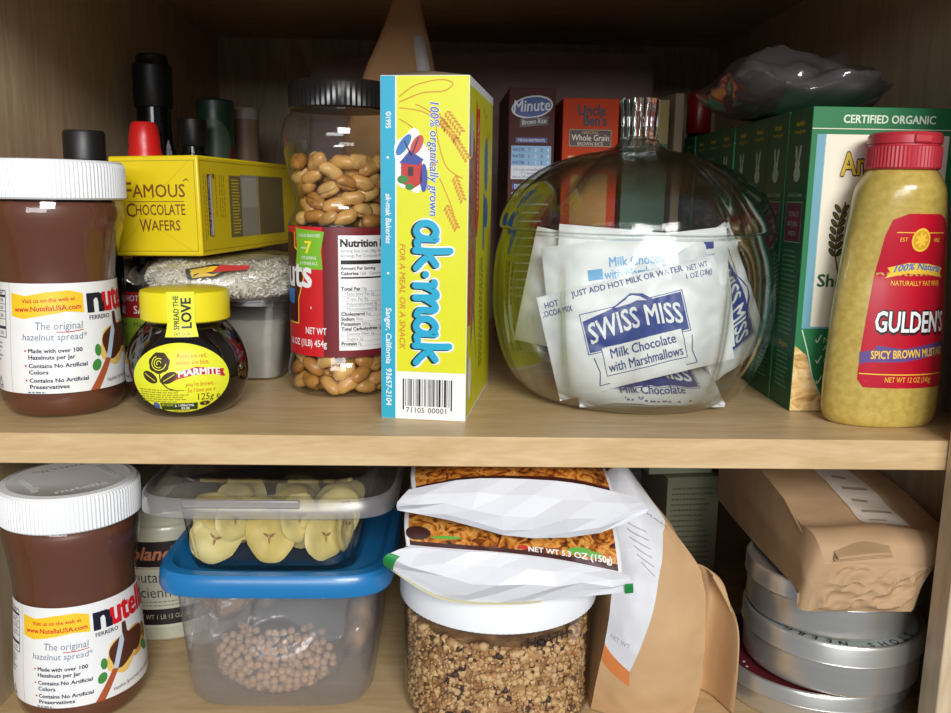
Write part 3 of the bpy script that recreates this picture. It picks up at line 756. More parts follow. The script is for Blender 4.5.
bottle('chilli_bottle', 'squeeze bottle with a tall red cap behind the yellow wafer box', 'bottle', (-236, 222, 0),
       [(16, 0), (18, 3), (18, 96), (16, 112), (13, 122), (12, 130)], [(13.5, 126), (14.4, 128), (13.6, 147), (12.4, 160), (11.4, 163), (11.6, 168), (10.2, 178), (8.5, 181.5), (.01, 182.4)], pm('chilli_sauce', (120, 24, 18), .3, .1), pm('red_cap_plastic', (222, 36, 34), .32, .03))
bottle('spice_jar', 'little black-capped jar in shadow between the red cap and the green tin', 'jar', (-222, 300, 0),
       [(12, 0), (13, 2), (13, 150), (11, 158), (10, 172)], [(11, 168), (11.6, 169), (11.6, 190), (.01, 191)], DGL, BKC)
bottle('spice_tin', 'dark green and red spice tin in the shadows at the back left', 'tin', (-216, 350, 0),
       [(15.5, 0), (16.2, 1), (16.2, 120), (16.2, 204), (15.6, 206)], [(16.6, 203), (16.6, 210), (15, 211.5), (.01, 211.5)], pm('green_tin', (34, 64, 44), .35, .15, 40), pm('green_tin_lid', (40, 60, 50), .4, .1),
       lab=lambda A: (A.rect(-30, 30, 60, 170, ink((120, 28, 30)), 0), A.disc(4, 146, 18, 14, ink((176, 150, 40)), 1), A.disc(-6, 172, 18, 22, ink((70, 90, 70)), 1)))
bottle('canister', 'slim pale canister in the shadows right of the green tin', 'canister', (-202, 402, 0),
       [(12.5, 0), (13, 1), (13, 110), (13, 200), (12.8, 202)], [(13.4, 199), (13.4, 208), (12, 209.8), (.01, 209.8)], pm('pale_canister', (150, 122, 96), .5, .12), pm('pale_canister_lid', (168, 160, 148), .5, .05))

# ================================================================ things at the back
KRAFT = pm('kraft_paper', (186, 142, 98), .72, .12, 25, bump=.12, bscale=120)
def tall_bag():
    t = thing('paper_bag', 'tall brown paper bag with a pointed top behind the yellow cracker box', 'paper bag', (-48, 262, 0), -.05)
    def fn(u, v):
        z = 302 * v; k = 1 if v < .58 else max(0.12, 1 - ((v - .58) / .42) * .86)
        a = 2 * pi * u; e = .45
        cx, cy = cos(a), sin(a)
        x = math.copysign(abs(cx) ** e, cx) * 40 * k; y = math.copysign(abs(cy) ** e, cy) * 30 * k
        nz = noise.noise(Vector((x * .04, y * .04, z * .02))) * 3.5
        return (x + nz + (v > .58) * (v - .58) * 24, y + nz, z)
    mb = MB().grid(fn, 56, 44, KRAFT, wrap=True); build('bag_body', mb, t, angle=25)
    lb = MB().add([(15, -17.5, 252), (23, -16.5, 252), (34, -24.5, 205), (22, -25.5, 205)], [(0, 3, 2, 1)], pm('pale_sticker', (206, 202, 200), .5, .04)); build('sticker', lb, t, solid=.4)
    rl = MB().tube([(18, -5, 246), (18.8, -5, 252), (18, -4, 258)], .8, BLACK); build('clip', rl, t)
tall_bag()
def back_bag():
    KD = pm('dim_paper', (178, 152, 142), .75, .15, 18, bump=.2, bscale=60)
    t = thing('paper_sack', 'wide flat paper sack standing against the cupboard back behind the rice boxes', 'paper bag', (28, 505, 0), -.02)
    def fn(u, v):
        a = 2 * pi * u; cx, cy = cos(a), sin(a); e = .3
        x = math.copysign(abs(cx) ** e, cx) * 182; y = math.copysign(abs(cy) ** e, cy) * (34 if v < .85 else 34 * (1 - (v - .85) * 5.5))
        z = 282 * v - (x < 0) * (-x) * .07 * v
        return (x + 2 * noise.noise(Vector((x * .03, z * .03, 0))), y + 5 * noise.noise(Vector((x * .02, y * .02, z * .02))), z)
    build('sack_body', MB().grid(fn, 90, 36, KD, wrap=True).grid(lambda u, v: (-182 + 364 * u, -4 + 8 * v, 281 - (1 - u) * 12), 4, 2, KD), t, angle=25)
back_bag()

def carton(name, label, loc, W, D, H, col, rotz=0, art=None):
    t = thing(name, label, 'box', loc, rotz)
    build('carton', MB().box(0, W, 0, D, 0, H, pm('card_%d_%d_%d' % col, col, .6, .05, spec=.2)), t, bevel=.6)
    if art:
        A = Art(); art(A); mb = MB(); A.emit(mb, flat((0, 0, 0), (1, 0, 0), (0, 0, 1)), 60); build('front_print', mb, t)
    return t
def minute(A):
    bl = ink((34, 60, 140)); br = ink((64, 40, 38)); pb = ink((126, 176, 214)); wt = ink((214, 216, 222))
    pts = [(19 + 17 * cos(q * pi / 12), 203 + 9 * sin(q * pi / 12) + .12 * (17 * cos(q * pi / 12))) for q in range(24)]
    A.poly(pts, wt, 0); A.poly([(19 + (p[0] - 19) * .93, 203 + (p[1] - 203) * .86) for p in pts], bl, 1)
    A.text('Minute', 4, 198.6, 9, wt, 2, w=30, bold=.02, shear=.15, rot=.07)
    A.poly([(9, 193.5), (33, 196), (32, 189), (9, 186.5)], br, 2); A.text('Brown Rice', 11, 188.6, 4, wt, 3, w=20, shear=.2, rot=.1)
    A.rect(6, 32, 174.5, 178.5, bl, 1); A.text('MEASUREMENTS', 8, 175.4, 2.2, wt, 2, w=22)
    A.rect(2.5, 35.5, 156, 172, pb, 1); A.rect(2.5, 35.5, 145, 156, wt, 1)
    for v in (167.5, 162.3, 157.2):
        A.text('WATER', 3.5, v, 2.6, bl, 2, w=10, bold=.03)
        for k in range(4): A.text(str(k + 1), 17 + 5 * k, v, 2.6, wt if k % 2 else bl, 2, bold=.03)
    A.text('1/2 cup uncooked rice', 5, 152, 2, bl, 2, w=28); A.text('= 1 serving', 11, 149, 2, bl, 2, w=14); A.text('about 3/4 cup cooked rice', 4, 146, 2, bl, 2, w=30)
    A.rect(4, 28, 136.5, 141.5, bl, 1); A.text('DIRECTIONS', 6, 137.3, 3.4, wt, 2, w=20, bold=.02); A.text('SAUCEPAN', 3.5, 131, 3, wt, 1, w=20, bold=.02)
    for k in range(12): A.rect(4, 34 - (k * 7 % 9), 124 - k * 7, 125.4 - k * 7, wt, 1)
carton('rice_box', 'narrow brown instant rice box with a blue oval emblem, behind the pumpkin jar', (43.5, 272, 0), 38, 120, 218, (84, 48, 42), .02, minute)
def ub(A):
    dk = ink((34, 24, 44)); bn = ink((74, 36, 28)); cr = ink((226, 190, 120))
    A.text('Uncle', 13, 200, 8.4, dk, 1, w=23, bold=.05); A.text("Ben's", 18, 191.5, 8.4, dk, 1, w=19, bold=.05); A.text('.', 39, 191.5, 6, dk, 1)
    A.rect(5.5, 42.5, 173.5, 188.5, bn, 0); A.frame(6, 42, 174, 188, .4, cr, 1); A.text('NATURAL', 17, 184.5, 2.2, cr, 2, w=14); A.text('Whole Grain', 8, 178.8, 5, ink((244, 232, 210)), 2, w=32, bold=.02); A.text('BROWN RICE', 13, 174.8, 2.8, ink((244, 232, 210)), 2, w=22)
    A.rect(5.5, 42.5, 160, 166, cr, 0); A.text('100% WHOLE GRAIN', 8, 161.5, 2.6, bn, 1, w=32); A.rect(8, 40, 90, 150, ink((216, 150, 60)), 0)
carton('rice_box', 'orange whole grain rice box behind the glass pumpkin jar', (91.5, 302, 0), 48, 90, 214, (222, 74, 34), 0, ub)
def tanb(A):
    A.rect(0.4, 39, .4, 178, ink((62, 104, 74)), 0); A.rect(4, 35, 198, 208, ink((90, 80, 60)), 0); A.text('ORZO', 7, 199.6, 6, ink((220, 206, 160)), 1, w=24); 
carton('grain_box', 'tan and green box mostly hidden behind the glass stem of the pumpkin lid', (146, 312, 0), 39, 80, 215, (168, 148, 100), 0, lambda A: (A.rect(.4, 38.6, .4, 178, ink((62, 104, 74)), 0)))
carton('flat_carton', 'thin pale carton standing edge-on right of the tan and green box', (195, 332, 0), 8, 90, 223, (176, 152, 126), .12)
bottle('red_capped_bottle', 'dark bottle with a red cap deep in shadow behind the row of green boxes', 'bottle', (243, 430, 0),
       [(14, 0), (15, 2), (15, 160), (12, 176), (10, 200)], [(11, 196), (12, 198), (12, 226), (10, 236), (.01, 237)], DGL, pm('dim_red_cap', (150, 26, 24), .3, .05))

# ================================================================ glass pumpkin jar with cocoa packets
PK = (119, 114, 0)
PK_PTS = [(54, 0), (64, 1.5), (76, 10), (86, 27), (92, 52), (93, 72), (91.8, 92), (88, 107.5)]
def pumpkin():
    t = thing('glass_pumpkin_jar', 'ribbed clear glass pumpkin-shaped jar with a stemmed lid', 'glass jar', PK)
    gl = clear('pumpkin_glass', (.965, .975, .965), (.40, .46, .42), .028, .8, 1.8, .11)
    def ribf(a, r, z):
        k = max(0, sin(pi * min(1, max(0, z / 105.0))))
        return 1 - .07 * k * (abs(cos(5 * a + .5)) ** 16)
    def ribl(a, r, z):
        k = 1 if r > 14 else 0
        return 1 - .08 * k * min(1, max(0, (92 - r) / 20)) * (abs(cos(5 * a + .5)) ** 14)
    pr = smooth_prof(PK_PTS, 6); inn = [(r - 3.4, z + (3 if z < 3 else 0)) for r, z in pr]
    mb = MB().lathe(pr, gl, 160, rf=ribf, cap0=True, cap1=False); mb.lathe([(.01, 3.4)] + inn[3:], gl, 160, rf=ribf, cap0=False, cap1=False)
    mb.lathe([(88, 107.5), (87.4, 110), (82.5, 110), (82.8, 107.5)], gl, 120, cap0=False, cap1=False)
    build('jar_body', mb, t, angle=60)
    lp = smooth_prof([(83, 109), (88.5, 110.4), (89.3, 114), (86.5, 123), (78, 137), (62, 149), (40, 157.5), (22, 161), (15, 164), (11.5, 168)], 5)
    lid = MB().lathe(lp, gl, 160, rf=ribl, cap0=False, cap1=False); lid.lathe([(r - 3, z - 2.5) for r, z in lp if r > 22], gl, 160, rf=ribl, cap0=False, cap1=False)
    lo = build('lid', lid, t, angle=60)
    m, nt, o = new_mat('stem_glass'); g = nt.nodes.new('ShaderNodeBsdfGlass'); g.inputs['Roughness'].default_value = .02; g.inputs['IOR'].default_value = 1.5; g.inputs['Color'].default_value = (.94, .96, .95, 1); nt.links.new(g.outputs[0], o.inputs[0])
    st = MB().lathe([(15, 163.6), (12.2, 166.5), (11, 170), (11.3, 180), (12.4, 192), (11.6, 193.2), (.01, 193.2)], m, 96, rf=lambda a, r, z: 1 + .07 * (1 if r > 3 else 0) * sin(9 * a), cap0=True, cap1=False)
    build('stem', st, lo, angle=50)
pumpkin()

SMB = ink((52, 70, 142)); SMT = ink((70, 82, 136)); SML = ink((110, 178, 226))
def packet_art(kind):
    A = Art(); W, H = 118, 84
    if kind == 'ribbon':
        A.text('Milk Chocolate', 4, 22, 6.3, SML, 2, w=44, align='c', bold=.02, rot=-.03); A.text('with Marshmallows', 4, 14, 6.3, SML, 2, w=52, align='c', bold=.02, rot=-.03)
        A.rect(-33, -23, 15, 22, SML, 1); A.frame(-21.5, 34, -6, 6, .6, SMB, 1); A.rect(-28, -23, -4, 8, SMB, 1); A.text('SWISS MISS', 6, -4, 7, SMB, 2, w=46, align='c', bold=.02)
        A.rect(44, 52, 27, 32, SMB, 1); A.text('NET WT', 46, 20, 3.4, SMT, 1, w=13, align='c')
        return A
    c1 = SMB if kind != 'light' else SML; c2 = SMT if kind != 'light' else SML
    # banner
    A.poly([(-34, -8), (33, -8), (33, 17), (14, 17), (8, 22), (0, 24), (-8, 20), (-14, 17), (-34, 13)], c1, 1)
    A.frame(-35.2, 34.2, -9.2, 18.2, .5, c1, 0)
    A.poly([(-12, 17), (-4, 20.5), (0, 23), (6, 20.5), (10, 17), (3, 18.6), (-2, 17.4)], WHITE, 2)
    A.text('SWISS MISS', -31.5, -1.5, 13.2, WHITE, 2, w=62, bold=.022, bend=lambda q: 4.5 * sin(q * pi) - 1.5)
    A.poly([(-26, -26), (28, -26), (28, -6), (-26, -6)], WHITE, 2); A.frame(-26.3, 28.3, -26, -6, .5, c1, 3)
    for s in (-1, 1): A.poly([(s * 26 + 1, -31), (s * 33 + 1, -31), (s * 31 + 1, -22), (s * 33 + 1, -12), (s * 26 + 1, -12)], WHITE, 1); A.stroke([(s * 26 + 1, -31), (s * 33 + 1, -31), (s * 31 + 1, -22), (s * 33 + 1, -12)], .6, c1, 2, False)
    A.text('Milk Chocolate', 1, -14.6, 6.3, c2, 4, w=44, align='c', bold=.02); A.text('with Marshmallows', 1, -23.6, 6.3, c2, 4, w=50, align='c', bold=.02)
    A.text('JUST ADD HOT MILK OR WATER', 0, 30, 3.7, c2, 1, w=74, align='c', bold=.02)
    A.text('JUST ADD HOT MILK OR WATER', 4, -38, 3.7, c2, 1, w=70, align='c', bold=.02)
    A.text('HOT', -51, 27, 3.8, c2, 1, w=9, align='c', bold=.02); A.text('COCOA MIX', -49, 21.6, 3.8, c2, 1, w=21, align='c', bold=.02)
    A.text('NET WT', 47, 29, 3.4, c2, 1, w=14, align='c'); A.text('1 OZ (28g)', 47, 24, 3.4, c2, 1, w=17, align='c')
    if kind == 'strip': A.rect(44, 54, 32, 37, SMB, 1)
    return A
def packet(label, loc, rot, kind='dark', seed=0, W=118, H=84, name='cocoa_packet'):
    t = thing(name, label, 'packet', loc, rot=rot, group=None)
    PW = pm('packet_paper', (240, 240, 240), .42, .02)
    def surf(u, v, d):
        # gentle pillow with crimped ends and creases
        x = u / (W / 2); z = v / (H / 2)
        b = 4.5 * max(0, 1 - x * x) ** .6 * max(0, 1 - z * z) ** .6
        n = 2.2 * noise.noise(Vector((u * .035 + seed, v * .05, seed))) + 2.2 * abs(noise.noise(Vector((u * .06 + v * .05, v * .03 - u * .02 + seed, 2)))) + .8 * abs(noise.noise(Vector((u * .13 - v * .08, v * .11 + seed, 5))))
        return (u, -(b + n + d), v)
    mb = MB().grid(lambda a, b: surf((a - .5) * W, (b - .5) * H, 0), 44, 32, PW)
    def back(a, b):
        p = surf((a - .5) * W, (b - .5) * H, 0); return (p[0], -p[1] * .35 + 1.2, p[2])
    mb.grid(back, 30, 22, PW)
    build('pouch', mb, t, angle=30)
    if kind:
        am = MB(); pa = packet_art(kind); k_ = .94; pa.t = [tuple((p[0] * k_, p[1] * k_) for p in x[:3]) + x[3:] for x in pa.t]; pa.t = [x for x in pa.t if all(abs(p[0]) < W / 2 - .5 and abs(p[1]) < H / 2 - .5 for p in x[:3])]; pa.emit(am, surf, 3.0, base=.25, step=.1); build('print', am, t)
    return t
packet('front white cocoa packet in the pumpkin jar, its whole blue banner showing', (113, 67, 51.5), (-.06, -.25, 0.03), 'dark', 1.3, 112, 66)
packet('white cocoa packet just behind the front one, showing pale blue lettering', (117, 83, 69), (-.06, -.13, -.02), 'ribbon', 4.2, 116, 76)
packet('white cocoa packet third from the front, its blank top rising above the lettered ones', (122, 95, 72), (-.03, .07, .02), None, 7.7, 116, 76)
packet('white cocoa packet lying lowest on the floor of the pumpkin jar', (123, 76, 13.5), (-1.12, -.0, .06), 'dark', 9.1, 92, 40)
packet('white cocoa packet standing on end at the right side of the pumpkin jar', (171, 90, 65), (.0, 1.08, .42), 'strip', 12.4, 90, 52)
packet('white blank-backed cocoa packet standing furthest left in the pumpkin jar', (92, 104, 66), (.03, .18, -.1), None, 15.4, 92, 76)

# ================================================================ row of green macaroni boxes
def mac_boxes():
    W, D, H = 88, 36.6, 186
    G = pm('green_card', (38, 116, 70), .45, .05, spec=.3); CRM = ink((232, 222, 200)); GD = ink((22, 84, 46)); YL = ink((222, 196, 40)); PUR = ink((120, 44, 82)); PALE = ink((190, 210, 186)); TEAL = ink((104, 158, 172))
    t = thing('pasta_box', 'frontmost box of the green pasta row, its cream face behind the mustard bottle', 'box', (212.2, 66.2, 0), -.008, 'green pasta boxes')
    build('carton', MB().box(0, W, 0, D - .6, 0, H, G), t, bevel=.5)
    S = Art()      # narrow side towards the pumpkin; u runs from the back of the box to its front
    DG = ink((30, 92, 56))
    S.rect(.3, D - 1, .4, H - .4, DG, 0)
    S.text('Annie\'s', 18, 176, 3.2, YL, 1, w=13, align='c', bold=.03); S.text('Homegrown', 18, 171.5, 2.6, YL, 1, w=17, align='c')
    S.disc(18, 147, 5.4, 4.8, PALE, 1); S.disc(18, 153, 4, 3, PALE, 1.1, 14); S.disc(15.2, 159.5, 1.7, 5.2, PALE, 1.2, 12, rot=.2); S.disc(20.8, 159.5, 1.7, 5.2, PALE, 1.2, 12, rot=-.2)
    S.text('Shells & Cheddar', 18, 133, 2.6, PALE, 1, w=23, align='c')
    S.rect(6, 30, 106, 129, PUR, 1); S.frame(5, 31, 105, 130, .4, PALE, 1); S.text('TOTALLY', 18, 121, 3, PALE, 2, w=17, align='c'); S.text('NATURAL', 18, 115, 3, PALE, 2, w=17, align='c'); S.text('PASTA', 18, 109, 3, PALE, 2, w=12, align='c')
    S.lines(6, 31, 46, 101, 18, 1.1, ink((110, 160, 120)), 1, 2); S.text('Organic', 18, 39, 3.4, YL, 1, w=15, align='c'); S.lines(8, 29, 12, 36, 8, 1.1, ink((110, 160, 120)), 1, 5)
    mb = MB(); S.emit(mb, flat((0, D - .6, 0), (0, -1, 0), (0, 0, 1)), 60); build('spine_print', mb, t)
    A = Art()
    A.rect(.2, W - .2, .3, H - .3, G, 0); A.rect(.2, W - .2, 173, 173.5, CRM, 1)
    A.text('CERTIFIED ORGANIC', 18.5, 176.7, 4.6, ink((214, 226, 206)), 1, w=55, bold=.03)
    A.rect(3.5, 9, 54, 170, TEAL, 1); A.rect(8.5, W - 5, 54, 170, CRM, 1)
    A.text("Annie's", 19.5, 146, 13, BLACK, 2, w=40, bold=.07, rot=.06); A.text("Annie's", 19.5, 146, 13, ink((222, 186, 52)), 3, w=40, bold=.02, rot=.06)
    A.text('HOMEGROWN', 32, 139.5, 3.6, BLACK, 2, w=34, bold=.02)
    A.stroke([(46 + 20 * cos(q), 116 + 20 * sin(q)) for q in [pi * .15 + k * pi * .7 / 16 for k in range(17)]], .8, BLACK, 2, False)
    A.stroke([(46 + 15 * cos(q), 116 + 15 * sin(q)) for q in [k * 2 * pi / 24 for k in range(25)]], .8, BLACK, 2, False)
    WHT = ink((90, 76, 30))
    for s in (-1, 1):
        A.stroke([(46 + s * 22, 84), (46 + s * 26, 100), (46 + s * 25, 118), (46 + s * 22, 130)], 1, WHT, 2)
        for k in range(7):
            yy = 98 + k * 4.4; xx = 46 + s * (26 - .12 * (k - 2) ** 2)
            A.disc(xx + 2.3, yy + 2, 3.2, 1.5, BLACK, 2, 10, rot=.9); A.disc(xx - 2.3, yy + 2, 3.2, 1.5, BLACK, 2, 10, rot=pi - .9)
            A.disc(xx + 2.3, yy + 2, 2.4, .9, WHT, 3, 10, rot=.9); A.disc(xx - 2.3, yy + 2, 2.4, .9, WHT, 3, 10, rot=pi - .9)
    A.text('Shells', 11, 79, 7.4, GD, 2, w=25, bold=.03); A.text('& White Cheddar', 22, 68, 5, GD, 2, w=50, bold=.02)
    A.rect(3.5, W - 5, 52.8, 54, TEAL, 1)
    PAST = food_photo('pasta_picture', [(176, 130, 66), (222, 184, 120), (240, 216, 166)], 45)
    A.poly([(.4, .5), (30, .5), (20, 8), (13, 22), (8, 36), (.4, 42)], PAST, 1); A.stroke([(30, .8), (20, 8), (13, 22), (8, 40), (4, 52)], .8, PALE, 2, False)
    for k, (a_, b_) in enumerate((('No Artificial', 'Anything!'), ('0g Trans Fat', ''), ('No Growth', 'Hormones'))):
        v = 44 - k * 13; A.stroke([(13 + k * 1.2, v + 2), (14 + k * 1.2, v), (16.5 + k * 1.2, v + 5)], .8, PALE, 2, False); A.text(a_, 18 + k, v, 3.6, PALE, 2, w=2.0 * len(a_)); A.text(b_, 18 + k, v - 5, 3.6, PALE, 2, w=2.0 * len(b_)) if b_ else None
    fm = MB(); A.emit(fm, flat((0, 0, 0), (1, 0, 0), (0, 0, 1)), 60); build('front_print', fm, t)
    words = ['second', 'third', 'fourth', 'fifth', 'sixth', 'seventh', 'hindmost']
    for i in range(7):
        dup(t, (212.2 + (i % 3) * .5, 66.2 + (i + 1) * 37.0, 0), (0, 0, -.008), '%s box of the green pasta row counting from the mustard bottle' % words[i] if i < 6 else 'hindmost box of the green pasta row, deepest in the cupboard', 'green pasta boxes')
mac_boxes()

def dark_bag():
    t = thing('plastic_bag', 'crumpled clear plastic bag of something dark on top of the green pasta boxes', 'bag', (236, 168, 186.4))
    film = clear('crinkled_film', (.8, .78, .8), (.6, .58, .6), .07, .5, 1.6, .12, haze=.26, hazec=(160, 150, 154), bump=.5, bscale=35)
    dk = pm('dark_wrapped_food', (92, 80, 78), .6, .25, 30, bump=.2, bscale=60)
    def blob(cx, cy, rx, ry, rz, k, sd, zb=0.0):
        def fn(u, v):
            a = 2 * pi * u; b = -pi / 2 + pi * v; cb = cos(b)
            p = Vector((math.copysign(abs(cb * cos(a)) ** .7, cos(a)) * rx, math.copysign(abs(cb * sin(a)) ** .7, sin(a)) * ry, (1 + sin(b)) * rz))
            q = 1 + k * noise.fractal(Vector((p.x * .02 + sd, p.y * .02, p.z * .03 + sd)), 1.1, 2.0, 3) - k * 1.6 * abs(noise.noise(Vector((p.x * .022 - sd + p.z * .03, p.y * .02, p.z * .03))))
            return (cx + p.x * q, cy + p.y * q, max(zb, p.z * (.8 + .5 * (q - 1) * 2) + zb))
        return fn
    f = MB().grid(blob(-4, 0, 54, 78, 26, .2, 3.3, .4), 90, 44, film, wrap=True)
    f.grid(lambda u, v: (10 + 22 * u + 2 * sin(7 * v), -20 + 26 * v, 38 + 9 * u * (1 - u) + 7 * sin(5 * v + 3 * u) * u), 10, 12, film)
    build('film', f, t, angle=60)
    c = MB().grid(blob(-22, 4, 28, 60, 20, .10, 8.1, 1.8), 50, 26, dk, wrap=True).grid(blob(25, -4, 25, 54, 17.5, .10, 5.1, 1.8), 50, 26, dk, wrap=True)
    tag(build('dark_food', c, t, angle=60))
dark_bag()

# ================================================================ mustard bottle
def mustard():
    t = thing('mustard_bottle', 'squeeze bottle of brown mustard with a red flip cap', 'bottle', (257.5, 43.8, 0), 0.02)
    mu = pm('mustard_plastic', (194, 170, 88), .26, .10, 260, coat=.3, spec=.5, c2=(178, 152, 72))
    pts = [(28, 0), (31.5, 1.2), (34, 7), (34.6, 18), (34.2, 40), (32.8, 70), (30, 100), (27, 124), (25, 137), (22, 144), (18.4, 149)]
    pr = smooth_prof(pts, 5)
    def sy(a, r, z): return 1
    def ell(z): return .58 + .34 * max(0, min(1, (z - 90) / 50.0))
    mb = MB(); n = 88; vs = []; fs = []
    for (r, z) in pr:
        for k in range(n):
            a = 2 * pi * k / n; vs.append((r * sin(a), -r * ell(z) * cos(a), z))
    for i in range(len(pr) - 1):
        for k in range(n):
            k2 = (k + 1) % n; fs.append((i * n + k, i * n + k2, (i + 1) * n + k2, (i + 1) * n + k))
    fs.append(tuple(reversed(range(n)))); fs.append(tuple(range((len(pr) - 1) * n, len(pr) * n)))
    mb.add(vs, fs, mu); build('bottle_body', mb, t)
    RC = pm('red_cap_matte', (184, 46, 58), .4, .04)
    cap = MB().lathe([(18.9, 149), (19.8, 150), (19.8, 161.5)], RC, 120, rf=lambda a, r, z: 1 + (.3 / r if int(round(a / (2*pi) * 120)) % 2 else -.1 / r), cap1=False)
    cap.lathe([(19.8, 161.5), (18.9, 162), (18.9, 162.8), (19.7, 163.3), (19.7, 167.5), (18.4, 169.3), (.01, 169.6)], RC, 120, cap0=False, cap1=False)
    co = build('cap', cap, t); hb = MB().box(-5, 5, -20.7, -16, 163, 168, RC); build('thumb_tab', hb, co, bevel=1)
    rf = prof_r(pr)
    def smap(u, v, d):
        a = u / 34.0; r = rf(v) + d
        return (r * sin(a), -(rf(v) * ell(v) + d) * cos(a), v)
    LR = pm('label_red_foil', (190, 20, 44), .28, .10, 40, coat=.3); LY2 = ink((240, 196, 60)); A = Art()
    c = 7
    pts_ = [(c - 31, 29), (c - 27, 24.5), (c + 27, 24.5), (c + 31, 29), (c + 30.5, 48), (c + 28, 86), (c + 26, 112), (c + 23, 121), (c + 13, 124.5), (c - 13, 124.5), (c - 23, 121), (c - 26, 112), (c - 28, 86), (c - 30.5, 48)]
    A.poly(pts_, LR, 0)
    A.stroke([(c - 30, 32.5), (c + 30, 32.5)], .6, LY2, 1, False); A.stroke([(c - 19, 114), (c + 19, 114)], .5, LY2, 1, False)
    A.disc(c - 2, 110, 6.6, 6.6, LY2, 2, 28); A.disc(c - 2, 110, 5.4, 5.4, ink((214, 160, 40)), 3, 28)
    for k in range(7): A.disc(c - 2 + 2.4 * cos(k * .9), 110 + 2.4 * sin(k * .9), 2.2, .9, LY2, 4, 10, rot=k * .9)
    A.text('EST', c - 16, 109, 2.2, LY2, 2); A.text('1862', c + 8, 109, 2.2, LY2, 2)
    A.poly([(c - 21, 88), (c - 18, 91), (c - 20.5, 94), (c - 8, 97), (c + 6, 96.5), (c + 20, 94), (c + 18, 91.5), (c + 20.5, 88.5), (c + 6, 90.5), (c - 8, 91)], LY2, 1)
    A.text('100% Natural', c - 16, 91.6, 3.8, ink((60, 120, 190)), 2, w=33, shear=.2, bold=.03, bend=lambda q: 1.6 * sin(q * pi))
    A.text('NATURALLY FAT FREE', c, 84, 2.8, LY2, 2, w=34, align='c')
    for m, l, b in ((BLACK, 1, .12), (WHITE, 2, .03)): A.text("GULDEN'S", c - 23.5 + (.4 if l == 1 else 0), 57.5 - (.3 if l == 1 else 0), 11.5, m, l, w=47, bold=b)
    PU = ink((92, 66, 130))
    A.poly([(c - 31, 45), (c - 22, 47), (c - 22, 49.5), (c - 6, 47.5), (c + 10, 50), (c + 29, 52), (c + 29, 45), (c + 10, 42.5), (c - 6, 40), (c - 24, 39.5), (c - 30.5, 38)], PU, 1)
    A.text('SPICY BROWN MUSTARD', c - 24, 41.4, 4.6, LY2, 2, w=50, bold=.03, rot=.05)
    A.text('NET WT 12 OZ (340g)', c, 28, 3, LY2, 2, w=30, align='c')
    lm = MB(); A.emit(lm, smap, 3.5); build('foil_label', lm, t)
mustard()
# ================================================================ lower row
def roland():
    t = thing('mustard_jar', 'pale old-style mustard jar with a black-banded label, behind the lower spread jar', 'jar', (-214, 165, L0), .12)
    cm = pm('cream_jar', (196, 194, 172), .3, .06, coat=.3)
    pr = smooth_prof([(38, 0), (42.5, 2), (43, 12), (43, 78), (40, 88), (35, 94), (34, 98)], 5)
    build('jar_body', MB().lathe(pr, cm, 72), t)
    build('lid', MB().lathe([(35.6, 96), (37, 97), (37, 113), (35, 115), (.01, 115.3)], pm('cream_lid', (176, 174, 160), .35, .05), 90, cap1=False), t)
    A = Art(); BK = ink((36, 28, 28)); CR = ink((206, 204, 184)); OR = ink((186, 116, 84)); T = ink((70, 72, 70))
    A.rect(-62, 62, 12, 77, CR, 0); A.rect(-62, 62, 58, 77, BK, 1); A.rect(-62, 62, 14, 26, BK, 1); A.rect(-62, 62, 56.6, 57.2, ink((150, 120, 60)), 1)
    A.text('Roland', -7, 63.5, 9.5, OR, 2, w=38, align='c', shear=.3, bold=.03); A.text('Moutarde', -5, 46.5, 8, T, 2, w=38, align='c'); A.text('Ancienne', -5, 35, 8, T, 2, w=38, align='c')
    A.lines(-14, 26, 27.5, 33, 2, 1, ink((150, 150, 136)), 2, 4); A.text('NET WT 1 LB 13 OZ (825g)', 5, 18.5, 3.4, ink((190, 180, 150)), 2, w=44, align='c')
    mb = MB(); A.emit(mb, round_map(lambda z: 43.2, 0, 43), 4); build('paper_label', mb, t)
roland()

# ---------------------------------------------------------------- storage tub with the bag of cereal balls
TB = (-108, 95)
def storage_tub():
    t = thing('storage_tub', 'translucent plastic tub with a blue lid standing on the cupboard floor', 'tub', (TB[0], TB[1], L0))
    m = clear('milky_plastic', (.95, .95, .95), (.75, .75, .76), .06, .5, 2.6, .10, haze=.2, hazec=(226, 226, 228))
    prof = [(.01, .8), (50, .8), (55, 2), (58, 7), (60, 20), (65, 84), (66.5, 86)]
    build('tub_body', MB().lathe(prof, m, 96, sq=5.5, sx=1.0, sy=1.0, cap0=False, cap1=False), t)
    bl = pm('blue_lid_plastic', (34, 118, 178), .3, .04, coat=.2)
    lid = MB().lathe([(66.5, 83), (72.6, 83.2), (73.4, 86), (72.8, 94), (71, 96.6), (66, 97.2), (64.6, 95.6), (62.6, 93.6), (.01, 93.6)], bl, 96, sq=5.5, cap0=False, cap1=False)
    build('lid', lid, t)
storage_tub()

